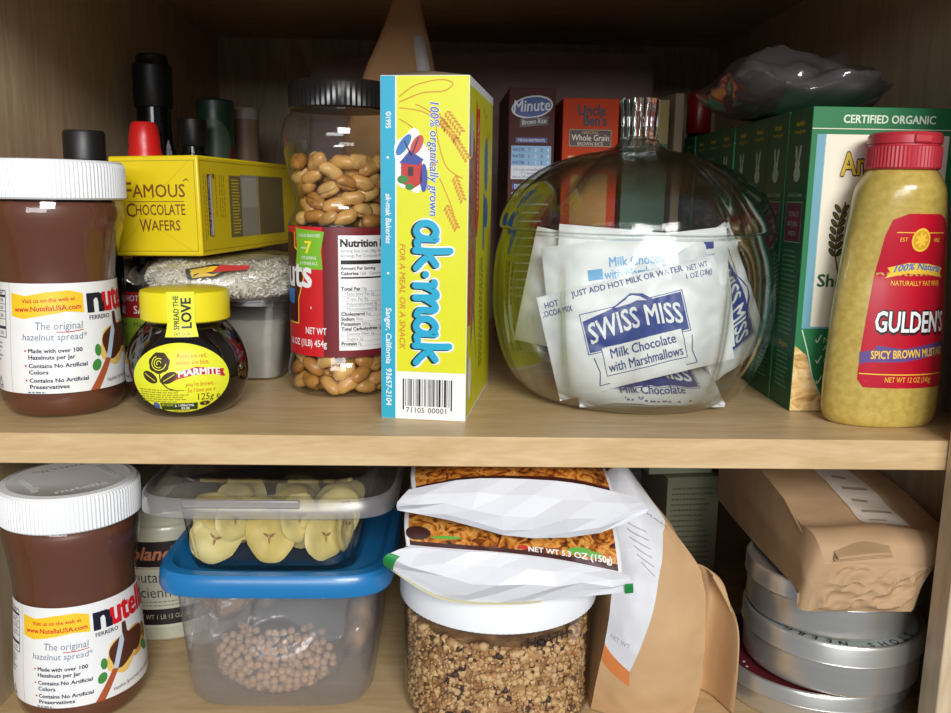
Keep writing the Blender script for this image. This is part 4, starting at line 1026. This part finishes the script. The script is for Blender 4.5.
BALLC = (-112, 66.5, -163.5)
def cereal():
    cb = pm('cereal_ball_brown', (206, 164, 126), .7, .16, 200, bump=.2, bscale=400)
    t = thing('cereal_bag', 'clear plastic bag of small brown cereal balls inside the blue-lidded tub', 'bag', (BALLC[0], BALLC[1], BALLC[2]))
    film = clear('cereal_film', (.97, .97, .97), (.85, .85, .85), .045, .45, 2, .2, haze=.12, bump=.8, bscale=60)
    def fn(u, v):
        a = 2 * pi * u; b = -pi / 2 + pi * v; cb_ = cos(b)
        p = Vector((cb_ * cos(a) * 43, cb_ * sin(a) * 27.5, sin(b) * 27.5))
        if p.z > 6: p.x *= 1 + (p.z - 6) * .03; p.y *= 1 - (p.z - 6) * .01
        q = 1 + .06 * noise.noise(Vector((p.x * .06, p.y * .06 + 5, p.z * .07)))
        return (p.x * q, p.y * q, max(p.z * q * (1.25 if p.z > 0 else 1), -26))
    build('film', MB().grid(fn, 64, 34, film, wrap=True), t)
    def flap(u, v): return (-12 + 58 * u, -24 + 30 * v + 7 * sin(5 * u + 2 * v), 26 + 34 * v - 26 * u * v * .5 + 4 * sin(6 * u))
    build('bag_top', MB().grid(flap, 20, 12, film).grid(lambda u, v: (-14 - 36 * u, -22 + 26 * v + 6 * sin(4 * u), 24 + 36 * v - 8 * u + 4 * sin(7 * u)), 16, 12, film), t, solid=.3)
    mb = MB().ball((0, 0, 0), 2.65, 2.65, 2.6, cb, 10, 7)
    rg = random.Random(4); first = None; n = 0; done = []
    for shell in (1.0, .80):
        row = 0; z = -22.5
        while z <= 20.5 * shell:
            y_r = sqrt(max(0, 1 - (z / 24.5) ** 2)) * shell
            x = -34 * y_r
            per = 4.75
            k = 0
            x = -37.5 * y_r + (row % 2) * per / 2
            while x < 37.5 * y_r:
                q = max(0, y_r ** 2 - (x / 38.5) ** 2)
                y = -sqrt(q) * 25
                p = Vector((x + rg.uniform(-.5, .5), y + rg.uniform(-.6, .6), z + rg.uniform(-.5, .5)))
                if all((p - d).length > 4.3 for d in done):
                    done.append(p)
                x += per * (max(.45, sqrt(q) / max(.2, y_r)) if y_r else 1)
            z += 4.2; row += 1
    for p in done[:290]:
        if first is None: first = o = build('cereal_ball', mb)
        else: o = first.copy(); COL.objects.link(o)
        o.location = [(BALLC[i] + p[i]) * MM for i in range(3)]
        tag(o, 'small round brown cereal ball in the clear bag inside the blue-lidded tub', 'cereal', 'cereal balls in the tub')
    # bag of crumbly food lying above, in the tub's upper left, and one at the right
    t2 = thing('snack_bag', 'clear bag of tan crumbly snack in the upper left of the blue-lidded tub', 'bag', (-136, 84, -131))
    tan_ = pm('tan_snack', (190, 152, 104), .7, .4, 70, bump=.5, bscale=120, c2=(112, 74, 46))
    build('snack', MB().ball((0, 0, 8), 30, 36, 15, tan_, 36, 18, dn=.3, sd=2.1, fr=.05), t2, angle=60)
    build('film', MB().ball((0, 0, 9), 33, 39, 18, film, 40, 20, dn=.28, sd=2.1, fr=.05), t2, angle=60)
    t3 = thing('snack_bag', 'clear bag of tan crumbly snack against the right wall of the blue-lidded tub', 'bag', (-62, 96, -158))
    build('snack', MB().ball((0, 0, 0), 11, 30, 19, tan_, 30, 18, dn=.25, sd=5.1, fr=.05), t3, angle=60)
    build('film', MB().ball((0, 0, 1), 12.5, 32, 22, film, 30, 18, dn=.25, sd=5.1, fr=.05), t3, angle=60)
cereal()

# ---------------------------------------------------------------- banana chips
BN = (-108, 83, L0 + 94.2)
def banana_box():
    t = thing('clamshell_tub', 'clear plastic clamshell of banana chips standing on the blue lid', 'tub', BN)
    m = clear('clamshell_plastic', (.95, .95, .94), (.66, .66, .64), .08, .7, 2.2, .03)
    ml = clear('clamshell_lid_plastic', (.92, .92, .92), (.6, .6, .6), .10, .75, 1.8, .06, haze=.10, hazec=(200, 196, 196))
    mr_ = clear('clamshell_rim_plastic', (.9, .9, .9), (.6, .6, .6), .06, .6, 1.6, .3, haze=.36, hazec=(206, 200, 200))
    build('tub_body', MB().lathe([(.01, .6), (48, .6), (51.5, 2.5), (52.5, 6), (57.5, 42), (62, 43.5), (66, 43.5)], m, 128, sq=6, sy=.98, rf=lambda a, r, z: 1 - .02 * (1 if 3 < z < 38 and abs(sin(2 * a)) > .93 else 0) * abs(sin(16 * a)), cap0=False, cap1=False), t, angle=50)
    lid = MB().lathe([(74.4, 43), (75.8, 44), (75.2, 53.5), (73.5, 55)], mr_, 112, sq=6, sy=.98, cap0=False, cap1=False); lid.lathe([(73.5, 55), (69, 55.5), (66, 60), (62, 62), (58, 62), (55, 58.5), (.01, 58.5)], ml, 112, sq=6, sy=.98, cap0=False, cap1=False)
    lo = build('lid', lid, t, angle=50)
    tb = MB().box(-44, 22, -75.9, -73.6, 50.5, 55.5, mr_); build('latch_rim', tb, lo, bevel=.8)
    pals = [pm('banana_chip_a', (232, 214, 138), .45, .14, 60, bump=.15, bscale=180), pm('banana_chip_b', (224, 200, 114), .45, .18, 60, bump=.15, bscale=180)]
    rim = pm('banana_chip_rim', (216, 188, 96), .5, .15, 60); core = pm('banana_chip_core', (176, 138, 82), .6, .3, 120)
    protos = []
    for k in range(3):
        sd = k * 3.7; mb = MB(); R = 15.5
        def fz(x, y): return 1.6 * noise.noise(Vector((x * .08 + sd, y * .08, sd))) * 1.2 + .006 * (x * x - y * y * .4)
        def rr(a): return R * (1 + .05 * sin(2 * a + sd) + .035 * sin(3 * a + 2 * sd) + .02 * sin(7 * a + sd))
        def up(sgn, th):
            def fn(u, v):
                a = 2 * pi * u; r = rr(a) * v; x, y = r * cos(a), r * sin(a)
                return (x, y, fz(x, y) + sgn * th * sqrt(max(0, 1 - v ** 5)) + sgn * .5 * noise.noise(Vector((x * .3, y * .3, sd + sgn))) - sgn * .5 * math.exp(-(v / .25) ** 2))
            return fn
        mb.grid(up(1, 2.0), 30, 8, pals[k % 2], wrap=True); mb.grid(up(-1, 2.0), 30, 8, pals[k % 2], wrap=True)
        for q in range(3):
            a0 = q * 2 * pi / 3 + .4; x, y = 3.4 * cos(a0), 3.4 * sin(a0)
            
            for s in (1, -1): mb.tube([(x * .15, y * .15, fz(0, 0) + s * 1.5), (x * .6, y * .6, fz(x, y) + s * 1.75), (x * 1.25, y * 1.25, fz(x, y) + s * 1.8)], [.8, .9, .3], core, 6)
        protos.append(mb)
    first = [None] * 3; rg = random.Random(9)
    spots = [(-36, -39, 14.5, 'face', 0.2), (-2, -43, 17.3, 'face', -.15), (30, -37, 15.5, 'tilt2', .35), (-38, -28, 22, 'tilt', .9), (-20, -32, 25.5, 'tilt', -.4), (18, -33, 24, 'tilt', .5), (42, -33, 21, 'edge', .9),
             (-44, -14, 16, 'edge', -.8), (-8, -22, 26, 'tilt', .2), (36, -20, 24, 'tilt', -.5), (-26, -20, 17, 'face', .3), (16, -24, 16, 'face', .1), (-34, 0, 23, 'tilt', .6), (4, -6, 27, 'tilt', -.3), (-24, -40, 27, 'tilt2', .2), (15, -40, 29, 'tilt2', -.3), (-36, -34, 31, 'tilt', .1), (34, 2, 23, 'tilt', .4),
             (-30, 22, 20, 'tilt', .2), (6, 20, 22, 'tilt', .5), (36, 24, 20, 'tilt', -.4), (-10, 2, 14, 'tilt', .1), (24, 4, 12, 'tilt', .4), (-38, 10, 12, 'tilt', .3), (0, 38, 16, 'tilt', .2)]
    for i, (x, y, z, kind, q) in enumerate(spots):
        k = i % 3
        if kind == 'face': rot = (pi / 2 - .25 + q * .3, q, q * .6)
        elif kind == 'tilt2': rot = (1.25, .25, .8)
        elif kind == 'edge': rot = (pi / 2 - .1, .3, q * 1.5)
        else: rot = (.75 + .3 * sin(i * 2.2), q, i * 1.1)
        if kind == 'tilt': rot = (.8 + .35 * sin(i * 2.2), q, .5 * sin(i * 1.7))
        if first[k] is None: first[k] = o = build('banana_chip', protos[k], angle=50)
        else: o = first[k].copy(); COL.objects.link(o)
        o.location = [(BN[0] + x) * MM, (BN[1] + y) * MM, (BN[2] + z + 3.5) * MM]; o.rotation_euler = rot; o.scale = [1.0 if i < 3 else rg.uniform(.78, 1.02)] * 3
        if i == 1: tag(o, 'large round banana chip facing out at the middle front of the clamshell', 'banana chip', 'banana chips')
        elif i == 0: tag(o, 'banana chip with a dark star centre facing out at the front left of the clamshell', 'banana chip', 'banana chips')
        else: tag(o, 'yellow dried banana chip piled in the clear clamshell around the two front ones', 'banana chip', 'banana chips')
banana_box()

# ---------------------------------------------------------------- toffee crumb jar with the noodle packets on its lid
HJ = (30.5, 62, L0)
def crumb_jar():
    t = thing('crumb_jar', 'large clear jar of toffee crumbs with a white ribbed lid', 'jar', HJ)
    cl = clear('clear_jar_wall', (.96, .96, .95), (.62, .6, .56), .05, .6, 3, .04)
    pr = smooth_prof([(56, 0), (59.5, 3), (60.2, 8), (60.2, 66), (59.5, 70), (58.5, 74)], 4)
    jb = build('jar_body', MB().lathe(pr, cl, 96, cap1=False), t)
    build('lid', MB().lathe([(61.5, 72), (62.6, 73), (62.6, 93.5), (61.6, 95.4), (58, 96.2), (.01, 96.2)], PLW, 220, cap0=False, cap1=False, rf=lambda a, r, z: 1 + (.3 / r if (72.5 < z < 94 and int(round(a / (2*pi) * 220)) % 2) else -.15 / max(1, r))), t)
    A = Art(); A.text('HEATH', 14.5, 62, 6.6, ink((44, 32, 26)), 0, w=29, bold=.02)
    mb = MB(); A.emit(mb, round_map(lambda z: 60.3, 0, 60.3), 3, base=.1); build('embossed_name', mb, jb)
    tan_ = pm('toffee_crumb', (196, 152, 100), .7, .3, 120, bump=.4, bscale=200, c2=(150, 104, 62)); lt = pm('toffee_crumb_pale', (220, 182, 128), .7, .2, 120, bump=.3, bscale=200); dk = pm('toffee_crumb_dark', (74, 46, 30), .6, .3, 120)
    def core(u, v):
        a = 2 * pi * u; z = 3 + 57 * v
        r = 54.5 + 2.2 * noise.fractal(Vector((cos(a) * 5, sin(a) * 5, z * .12)), .8, 2, 4)
        return (r * sin(a), -r * cos(a), z)
    fl = MB().grid(core, 150, 50, tan_, wrap=True)
    fl.grid(lambda u, v: (54 * v * sin(2 * pi * u), -54 * v * cos(2 * pi * u), 59 + 2.5 * noise.noise(Vector((v * sin(2 * pi * u) * 6, v * cos(2 * pi * u) * 6, 0)))), 60, 12, tan_, wrap=True)
    rg = random.Random(21)
    for i in range(2300):
        a = rg.uniform(-1.9, 1.9); z = rg.uniform(2, 61); s = rg.choice((.9, 1.1, 1.3, 1.6, 2.2, 3.0)) * (1.3 if z > 54 else 1)
        r = 57.6 - s * .55 + rg.uniform(-1.2, .2)
        m = rg.choice((tan_, tan_, tan_, lt, lt, lt, lt, tan_, dk))
        c = Vector((r * sin(a), -r * cos(a), z))
        nb = 6; rings = [[c + Vector((0, 0, -s * .7))]]
        for e in (-.45, .35):
            rings.append([c + Vector((cos(q * 2 * pi / nb) * s * rg.uniform(.55, 1), sin(q * 2 * pi / nb) * s * rg.uniform(.55, 1), e * s * rg.uniform(.7, 1.3))) for q in range(nb)])
        vs = rings[0] + rings[1] + rings[2] + [c + Vector((0, 0, s * .7))]
        vs = [p if p.xy.length < 59 else Vector((p.x * 59 / p.xy.length, p.y * 59 / p.xy.length, p.z)) for p in vs]
        fs = [(0, 1 + (q + 1) % nb, 1 + q) for q in range(nb)] + [(1 + q, 1 + (q + 1) % nb, 7 + (q + 1) % nb, 7 + q) for q in range(nb)] + [(7 + q, 7 + (q + 1) % nb, 13) for q in range(nb)]
        fl.add(vs, fs, m)
    tag(build('toffee_crumbs', fl, loc=HJ, angle=80), 'tan and brown toffee crumbs filling the clear white-lidded jar', 'crumbs', kind='stuff')
crumb_jar()

def interp(row, u):
    x = u * (len(row) - 1); i = min(int(x), len(row) - 2); t = x - i
    p = [row[max(0, min(len(row) - 1, k))] for k in (i - 1, i, i + 1, i + 2)]
    return [0.5 * (2*p[1][c] + (p[2][c]-p[0][c])*t + (2*p[0][c]-5*p[1][c]+4*p[2][c]-p[3][c])*t*t + (3*p[1][c]-p[0][c]-3*p[2][c]+p[3][c])*t**3) for c in range(3)]
def loft(rows, cr=0.0, sd=0.0, fr=.05):
    """smooth sheet through rows of control points, with paper creases"""
    def fn(u, v):
        col = [interp(r, u) for r in rows]
        p = interp(col, v)
        if cr:
            q = Vector((p[0] * fr + sd, p[1] * fr, p[2] * fr * 1.3 + sd))
            k = cr * (1 - 2 * abs(noise.noise(q))) + cr * .6 * noise.noise(q * 2.3)
            return (p[0], p[1] - k * .7, p[2] + k * .4)
        return tuple(p)
    return fn
FOIL = pm('white_foil', (222, 223, 227), .34, .02)
NOOD = food_photo('noodle_picture', [(50, 24, 16), (120, 60, 22), (196, 120, 40), (224, 164, 84), (96, 44, 20)], 55)
def noodle(label, rowsF, rowsP, corners, seed, text=False):
    t = thing('noodle_packet', label, 'packet')
    DKB = ink((66, 28, 26)); GRN = ink((30, 136, 62)); CRM = ink((236, 228, 180))
    base_f = loft(rowsF)
    def facet(u, v):
        p = base_f(u, v); e = min(1, 5 * v * (1 - v) * 1.0) * min(1, 8 * u * (1 - u) + .3)
        q = Vector((p[0] * .09 + seed, p[2] * .12, seed * 1.7))
        return (p[0] + 2.0 * e * noise.noise(q + Vector((9, 0, 0))), p[1] - 4.2 * e * noise.noise(q), p[2] + 2.6 * e * noise.noise(q + Vector((0, 5, 0))))
    fl = MB().grid(facet, 9, 4, FOIL)
    fl.f = [x for q in fl.f for x in ((q[0], q[1], q[2]), (q[0], q[2], q[3]))]; fl.m = [FOIL] * len(fl.f)
    build('white_flap', fl, t, smooth=False, solid=.4)
    surf = loft(rowsP, .8, seed + 3)
    fp = MB().grid(surf, 60, 40, FOIL)
    build('pouch', fp, t, angle=40, solid=.6)
    A = Art()
    A.rect(.035, .965, .03, .97, NOOD, 0); A.rect(.035, .965, .03, .10, DKB, 1)
    if text:
        A.text('NET WT 5.3 OZ (150g)', .575, .095, .06, WHITE, 2, w=.36, bold=.03)
        for (cu, cv, ru, rv, ro) in ((.80, .17, .05, .035, .3), (.86, .15, .035, .03, -.4), (.22, .17, .07, .018, .1)): A.disc(cu, cv, ru, rv, ink((96, 170, 60)), 1, 14, rot=ro)
        A.disc(.55, .14, .025, .025, ink((196, 50, 34)), 1, 12); A.disc(.08, .2, .07, .08, ink((60, 30, 24)), 1, 16)
    else:
        A.text('COOKING', .30, .955, .02, WHITE, 2, w=.2)
    mb = MB(); 
    def smap(u, v, d):
        p = surf(min(1, max(0, u)), min(1, max(0, v))); e = 1e-3
        px = Vector(surf(min(1, u + e), v)) - Vector(surf(max(0, u - e), v)); py = Vector(surf(u, min(1, v + e))) - Vector(surf(u, max(0, v - e)))
        n = px.cross(py).normalized()
        return tuple(Vector(p) + n * d)
    A.emit(mb, smap, .03, base=.2, step=.1); build('printed_picture', mb, t)
    if corners:
        B = Art(); fs = base_f
        B.rect(.0, .06, .0, .6, GRN, 0); B.rect(.945, 1, .0, .5, GRN, 0); B.rect(.05, .62, .0, .09, CRM, 0)
        def fm(u, v, d):
            e = 2e-3; p = fs(u, v)
            px = Vector(fs(min(1, u + e), v)) - Vector(fs(max(0, u - e), v)); py = Vector(fs(u, min(1, v + e))) - Vector(fs(u, max(0, v - e)))
            return tuple(Vector(p) + px.cross(py).normalized() * d)
        
        for q in (0, 1):
            C_ = Art(); C_.t = [x for x in B.t if x[3] is GRN and (x[0][0] > .5) == bool(q)]
            cm = MB(); C_.emit(cm, fm, .03, base=.9); build('corner_print', cm, t)
        C_ = Art(); C_.t = [x for x in B.t if x[3] is CRM]; cm = MB(); C_.emit(cm, fm, .03, base=.9); build('edge_strip', cm, t)
# each sheet: rows from its lower/front edge to its upper/back edge; points run left to right
noodle('lower noodle packet lying on the white jar lid, its food picture showing',
       [[(-37, -4, -73), (-6, -10, -90), (32, -12, -92.5), (70, -9, -90), (103, -6, -88)],
        [(-36, -8, -66), (0, -16, -76), (34, -18, -78), (70, -14, -80), (102, -8, -82)],
        [(-22, -4, -62), (0, -8, -63), (34, -8, -65), (68, -6, -71), (101, -4, -79)]],
       [[(-25, -1, -63.5), (0, -4, -64.5), (34, -4, -67), (66, -2, -72.5), (98, -1, -80)],
        [(-27, 12, -54), (2, 10, -54), (34, 10, -57), (66, 12, -60), (97, 14, -62)],
        [(-27, 50, -50), (2, 50, -49), (34, 50, -49), (66, 50, -49), (97, 50, -52)],
        [(-25, 118, -58), (2, 118, -54), (34, 118, -53), (66, 118, -54), (95, 118, -58)]], True, 1.7, True)
noodle('upper noodle packet, its broad white flap just under the shelf edge',
       [[(-30, -2, -42), (2, -8, -46), (36, -13, -53), (78, -11, -52), (107, -4, -43)],
        [(-30, -5, -36), (0, -13, -36), (36, -17, -39), (76, -15, -41), (110, -2, -40)],
        [(-24, 1, -31), (6, 0, -24.5), (36, -1, -23.5), (70, -1, -26), (106, 4, -36)]],
       [[(-22, 3, -33), (6, 3, -27), (34, 3, -26), (66, 3, -27.5), (92, 5, -34)],
        [(-24, 24, -30), (6, 24, -23.5), (34, 24, -22), (66, 24, -22.5), (92, 24, -30)],
        [(-24, 64, -34), (6, 64, -27), (34, 64, -25), (66, 64, -27), (92, 64, -32)],
        [(-22, 108, -46), (6, 108, -44), (34, 108, -43), (66, 108, -44), (88, 108, -46)]], False, 6.1)

# ---------------------------------------------------------------- brown flour bag with a white label
def flour_bag():
    t = thing('flour_bag', 'brown paper flour bag with a white label leaning beside the toffee crumb jar', 'paper bag')
    K = pm('kraft_bag_light', (194, 156, 112), .7, .10, 25, bump=.12, bscale=100)
    WL = pm('white_sticker', (204, 204, 208), .5, .02); ORN = pm('orange_sticker', (206, 122, 62), .5, .04)
    F = [[(90, 40, -189.5), (112, 28, -189.5), (134, 26, -189.5), (152, 30, -189.5)],
         [(92, 34, -165), (112, 24, -165), (136, 22, -165), (156, 28, -165)],
         [(98, 36, -130), (114, 28, -130), (138, 26, -130), (158, 34, -128)],
         [(101, 44, -95), (112, 40, -95), (132, 40, -92), (156, 44, -98)],
         [(100, 56, -62), (108, 54, -60), (118, 54, -60), (134, 56, -68)],
         [(98, 68, -42), (104, 66, -36), (110, 66, -36), (116, 68, -44)]]
    fs = loft(F, 1.1, 2.2, .05)
    mb = MB().grid(fs, 40, 60, K)
    B = [[(90, 112, -189.5), (152, 112, -189.5)], [(90, 112, -130), (158, 112, -130)], [(98, 106, -95), (156, 104, -98)], [(98, 76, -42), (116, 76, -44)]]
    lf = loft([[F[i][0], (F[i][0][0], (F[i][0][1] + 112) / 2, F[i][0][2]), (F[i][0][0], 112 - max(0, i - 2) * 9, F[i][0][2])] for i in range(6)])
    rt = loft([[F[i][3], (F[i][3][0] - 6, (F[i][3][1] + 112) / 2, F[i][3][2]), (F[i][3][0], 112 - max(0, i - 2) * 9, F[i][3][2])] for i in range(6)])
    mb.grid(lf, 12, 40, K); mb.grid(rt, 12, 40, K)
    mb.grid(loft([[(F[i][0][0], 112 - max(0, i - 2) * 9, F[i][0][2]), (F[i][3][0], 112 - max(0, i - 2) * 9, F[i][3][2])] for i in range(6)]), 12, 40, K)
    mb.add([F[5][0], F[5][3], (116, 85, -44), (98, 85, -42)], [(0, 1, 2, 3)], K)
    build('bag_body', mb, t, angle=30)
    # folded side gusset standing off to the right
    G = [[(150, 31, -189.5), (154, 46, -189.5), (164, 62, -189.5), (172, 54, -189.5), (179, 34, -189.5), (181, 40, -189.5)],
         [(155, 29, -165), (158, 46, -165), (166, 62, -163), (174, 52, -160), (180, 34, -160), (182, 40, -160)],
         [(157.5, 35, -128), (160, 48, -128), (168, 58, -130), (175, 50, -130), (180, 38, -134), (182, 44, -134)],
         [(157, 44, -100), (160, 50, -103), (168, 58, -108), (173, 50, -110), (175, 46, -120), (177, 50, -120)],
         [(152, 46, -94), (156, 48, -95), (160, 50, -98), (163, 50, -100), (166, 49, -104), (167, 52, -104)]]
    build('side_gusset', MB().grid(loft(G), 24, 40, K), t, angle=30, solid=.6)
    A = Art(); T = ink((150, 150, 154))
    pts = []
    A.poly([(-.01, .34), (.30, .26), (.42, .40), (.58, .56), (.80, .72), (1.0, .80), (1.0, .985), (-.01, .985)], WL, 0)
    A.poly([(-.01, .34), (.30, .26), (.31, .20), (-.01, .285)], ORN, 0)
    A.text('Gluten', .60, .80, .016, ink((110, 108, 110)), 1, w=.30, rot=-.16)
    for k in range(6): A.poly([(.30 + .03 * k, .76 - .028 * k), (.60 - .01 * k, .71 - .028 * k), (.60 - .01 * k, .705 - .028 * k), (.30 + .03 * k, .754 - .028 * k)], T, 1)
    A.text('NET WT', .08, .36, .014, T, 1, w=.2, rot=-.12)
    def fm(u, v, d):
        u = min(1, max(0, u)); e = 2e-3; p = fs(u, v)
        px = Vector(fs(min(1, u + e), v)) - Vector(fs(max(0, u - e), v)); py = Vector(fs(u, min(1, v + e))) - Vector(fs(u, max(0, v - e)))
        return tuple(Vector(p) + px.cross(py).normalized() * d)
    m2 = MB(); A.emit(m2, fm, .03, base=.25); build('paper_label', m2, t)
flour_bag()

# ---------------------------------------------------------------- round tins and the folded coffee bag on them
TIN = pm('brushed_tin', (224, 222, 214), .30, .08, 12, metal=.80, stretch=(1, 1, 8))
def tin(label, loc, R, H, lidh, art=None, top=None, rotz=0):
    t = thing('round_tin', label, 'tin', loc, rotz)
    b = H - lidh + 3
    build('tin_body', MB().lathe([(.01, .3), (R - 2.6, .3), (R - 1.8, 1.2), (R - 1.6, 2.5), (R - 1.6, b)], TIN, 96, cap0=False, cap1=False), t, angle=40)
    lo = build('lid', MB().lathe([(R - 1.4, H - lidh), (R, H - lidh + .3), (R + .3, H - lidh + 1), (R, H - lidh + 1.8), (R, H - 2.2), (R - .8, H - .5), (R - 2, H - .1), (R - 3, H - .6), (R - 4, H - 2), (.01, H - 2)], TIN if not top else TIN, 96, cap0=False, cap1=False), t, angle=40)
    if top or art:
        A = Art(); A.disc(0, 0, R - 5, R - 5, top or WHITE, 0, 60)
        if art: art(A, R)
        mb = MB(); A.emit(mb, lambda u, v, d: (u, v, H - 2 + d), 20); build('lid_print', mb, lo)
    return t
def ring(word, rr, h, m, A, a0, da):
    for i, ch in enumerate(word):
        if ch == ' ': continue
        a = a0 + i * da; A.text(ch, rr * sin(a), -rr * cos(a), h, m, 1, rot=a, align='c', bold=.03)
tin('wide round tin with a dark red lid, lowest of the stack of tins', (243, 76, L0), 63, 24.6, 11, top=ink((92, 26, 34)), art=lambda A, R: [A.disc(-50, -24 + 6 * k, .9, .9, WHITE, 1, 8) for k in range(2)])
tin('round tin in the middle of the stack, dark lettering round its pale lid', (251.5, 66, L0 + 24.7), 56, 34, 14, top=pm('pale_tin_lid', (196, 204, 196), .3, .04, coat=.3), art=lambda A, R: ring('GREEN SHOTS', -46, 5, ink((50, 64, 70)), A, pi - .95, .17))
tin('round tin under the folded brown bag, topmost of the stack of tins', (248.5, 68, L0 + 58.8), 52.5, 32.5, 13)

def coffee_bag():
    t = thing('coffee_bag', 'folded brown paper bag with a pale label lying on top of the round tins', 'paper bag')
    K = pm('kraft_bag_mid', (184, 150, 112), .7, .10, 25, bump=.12, bscale=100)
    z0 = L0 + 91.6
    # rows from front to back; each row is a ring around the bag, counter-clockwise from bottom left
    def sect(y, xl, xr, zb, ztl, ztr, xtl, xtr):
        return [(xl, y, zb), ((xl + xr) / 2, y, zb), (xr, y, zb), (xr + 4, y, (zb + ztr) / 2), (xtr, y, ztr), ((xtl + xtr) / 2, y, (ztl + ztr) / 2 + 1.5), (xtl, y, ztl), ((xl + xtl) / 2 - 1.5, y, (zb + ztl) / 2), (xl, y, zb)]
    R = [sect(9, 210, 272, -107, -78, -78, 218, 282), sect(13, 206, 276, -107, -68, -68, 215, 294), sect(24, 207, 284, z0 + .2, -62, -64, 213, 300), sect(40, 207, 286, z0 + .3, -62, -64, 212, 300), sect(80, 206, 284, z0 + .3, -52, -58, 210, 300), sect(130, 206, 280, z0 + .3, -46, -54, 209, 296), sect(178, 207, 276, z0 + .3, -44, -54, 208, 290)]
    def ringf(u, v):
        n = 8; col = []
        for r in R:
            x = u * n; i = int(x) % n; f = x - int(x)
            a, b = r[i], r[i + 1]; s = f
            col.append([a[c] + (b[c] - a[c]) * s for c in range(3)])
        p = interp(col, v); q = Vector((p[0] * .05, p[1] * .05, p[2] * .06))
        k = 1.3 * (1 - 2 * abs(noise.noise(q))) * (1.2 - .7 * v)
        if p[2] < z0 + 2: k = 0
        return (p[0] + k * .3, p[1], max(p[2] + k * .6, z0 + .2 if p[1] > 14.5 else -107))
    mb = MB().grid(ringf, 72, 44, K, wrap=True)
    # crumpled front end
    def front(u, v):
        a = ringf(u, 0); c = (244, 5.5, -90)
        p = [a[i] + (c[i] - a[i]) * v for i in range(3)]
        k = (3.6 * (1 - 2.2 * abs(noise.noise(Vector((p[0] * .06 + 2, p[2] * .08, 1.3))))) + 2.4 * (.5 - abs(noise.noise(Vector((p[0] * .12 - p[2] * .1, p[2] * .13 + 4, 7)))) * 2)) * (min(1, v * 4))
        return (p[0], p[1] - k * .9, p[2])
    mb.grid(front, 72, 26, K, wrap=True)
    mb.add([ringf(i / 72, 1) for i in range(72)], [tuple(range(72))], K)
    build('bag_body', mb, t, angle=22)
    fd = MB()
    for k in range(3): fd.grid(loft([[(222 + k, 9 - 2 * k, -76 + 1.7 * k), (240, 6 - 2 * k, -72.5 + 1.8 * k), (258 - 2 * k, 9 - 2 * k, -72.5 + 1.5 * k)], [(222, 20, -69.5 + 1.4 * k), (240, 20, -67 + 1.4 * k), (260, 20, -67 + 1.3 * k)]]), 20, 6, K)
    build('rolled_fold', fd, t, solid=.7)
    rg_ = MB().tube([(212.3, 30, -66.5), (211.7, 60, -56), (209.6, 100, -48.5), (208.6, 150, -44.5)], .9, K); build('side_seam', rg_, t)
    A = Art(); 
    def top(u, v, d):
        # u across, v along the top of the bag
        p = Vector(ringf((4 + 2 * (1 - u)) / 8, v)); return (p.x, p.y, p.z + d + .35)
    A.poly([(.44, .44), (.76, .42), (.70, .98), (.40, .98)], pm('pale_bag_label', (208, 196, 180), .55, .05), 0)
    rgx = random.Random(8)
    for k in range(9):
        v = .48 + .055 * k; A.rect(.50, .50 + rgx.uniform(.1, .22), v, v + .012, ink((150, 130, 114)), 1)
    m2 = MB(); A.emit(m2, top, .03, base=.2, step=.15); build('paper_label', m2, t)
coffee_bag()

# ---------------------------------------------------------------- dim things behind the bags
def dim_back():
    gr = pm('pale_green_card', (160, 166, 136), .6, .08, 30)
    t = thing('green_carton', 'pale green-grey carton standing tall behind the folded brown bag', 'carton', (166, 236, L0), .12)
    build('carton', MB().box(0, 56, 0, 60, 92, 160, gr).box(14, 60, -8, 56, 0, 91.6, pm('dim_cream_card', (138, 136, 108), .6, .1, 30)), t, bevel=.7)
    A = Art(); A.lines(18, 56, 8, 84, 16, 1.6, ink((96, 98, 78)), 0, 3); mb = MB(); A.emit(mb, flat((0, -8, 0), (1, 0, 0), (0, 0, 1)), 60); build('front_print', mb, t)
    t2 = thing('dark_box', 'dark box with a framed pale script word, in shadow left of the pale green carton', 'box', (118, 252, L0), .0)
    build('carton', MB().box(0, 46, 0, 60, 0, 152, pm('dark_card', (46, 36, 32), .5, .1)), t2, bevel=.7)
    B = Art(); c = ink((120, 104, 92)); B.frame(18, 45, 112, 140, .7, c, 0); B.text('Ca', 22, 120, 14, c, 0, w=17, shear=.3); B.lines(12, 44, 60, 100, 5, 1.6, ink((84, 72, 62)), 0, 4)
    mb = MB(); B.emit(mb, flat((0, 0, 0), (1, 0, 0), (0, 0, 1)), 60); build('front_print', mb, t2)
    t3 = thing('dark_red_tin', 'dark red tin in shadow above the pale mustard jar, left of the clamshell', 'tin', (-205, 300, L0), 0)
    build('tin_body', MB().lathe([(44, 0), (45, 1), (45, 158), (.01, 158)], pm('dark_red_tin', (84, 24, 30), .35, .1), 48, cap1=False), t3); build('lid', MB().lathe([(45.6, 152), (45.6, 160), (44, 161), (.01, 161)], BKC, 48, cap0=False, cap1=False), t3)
dim_back()
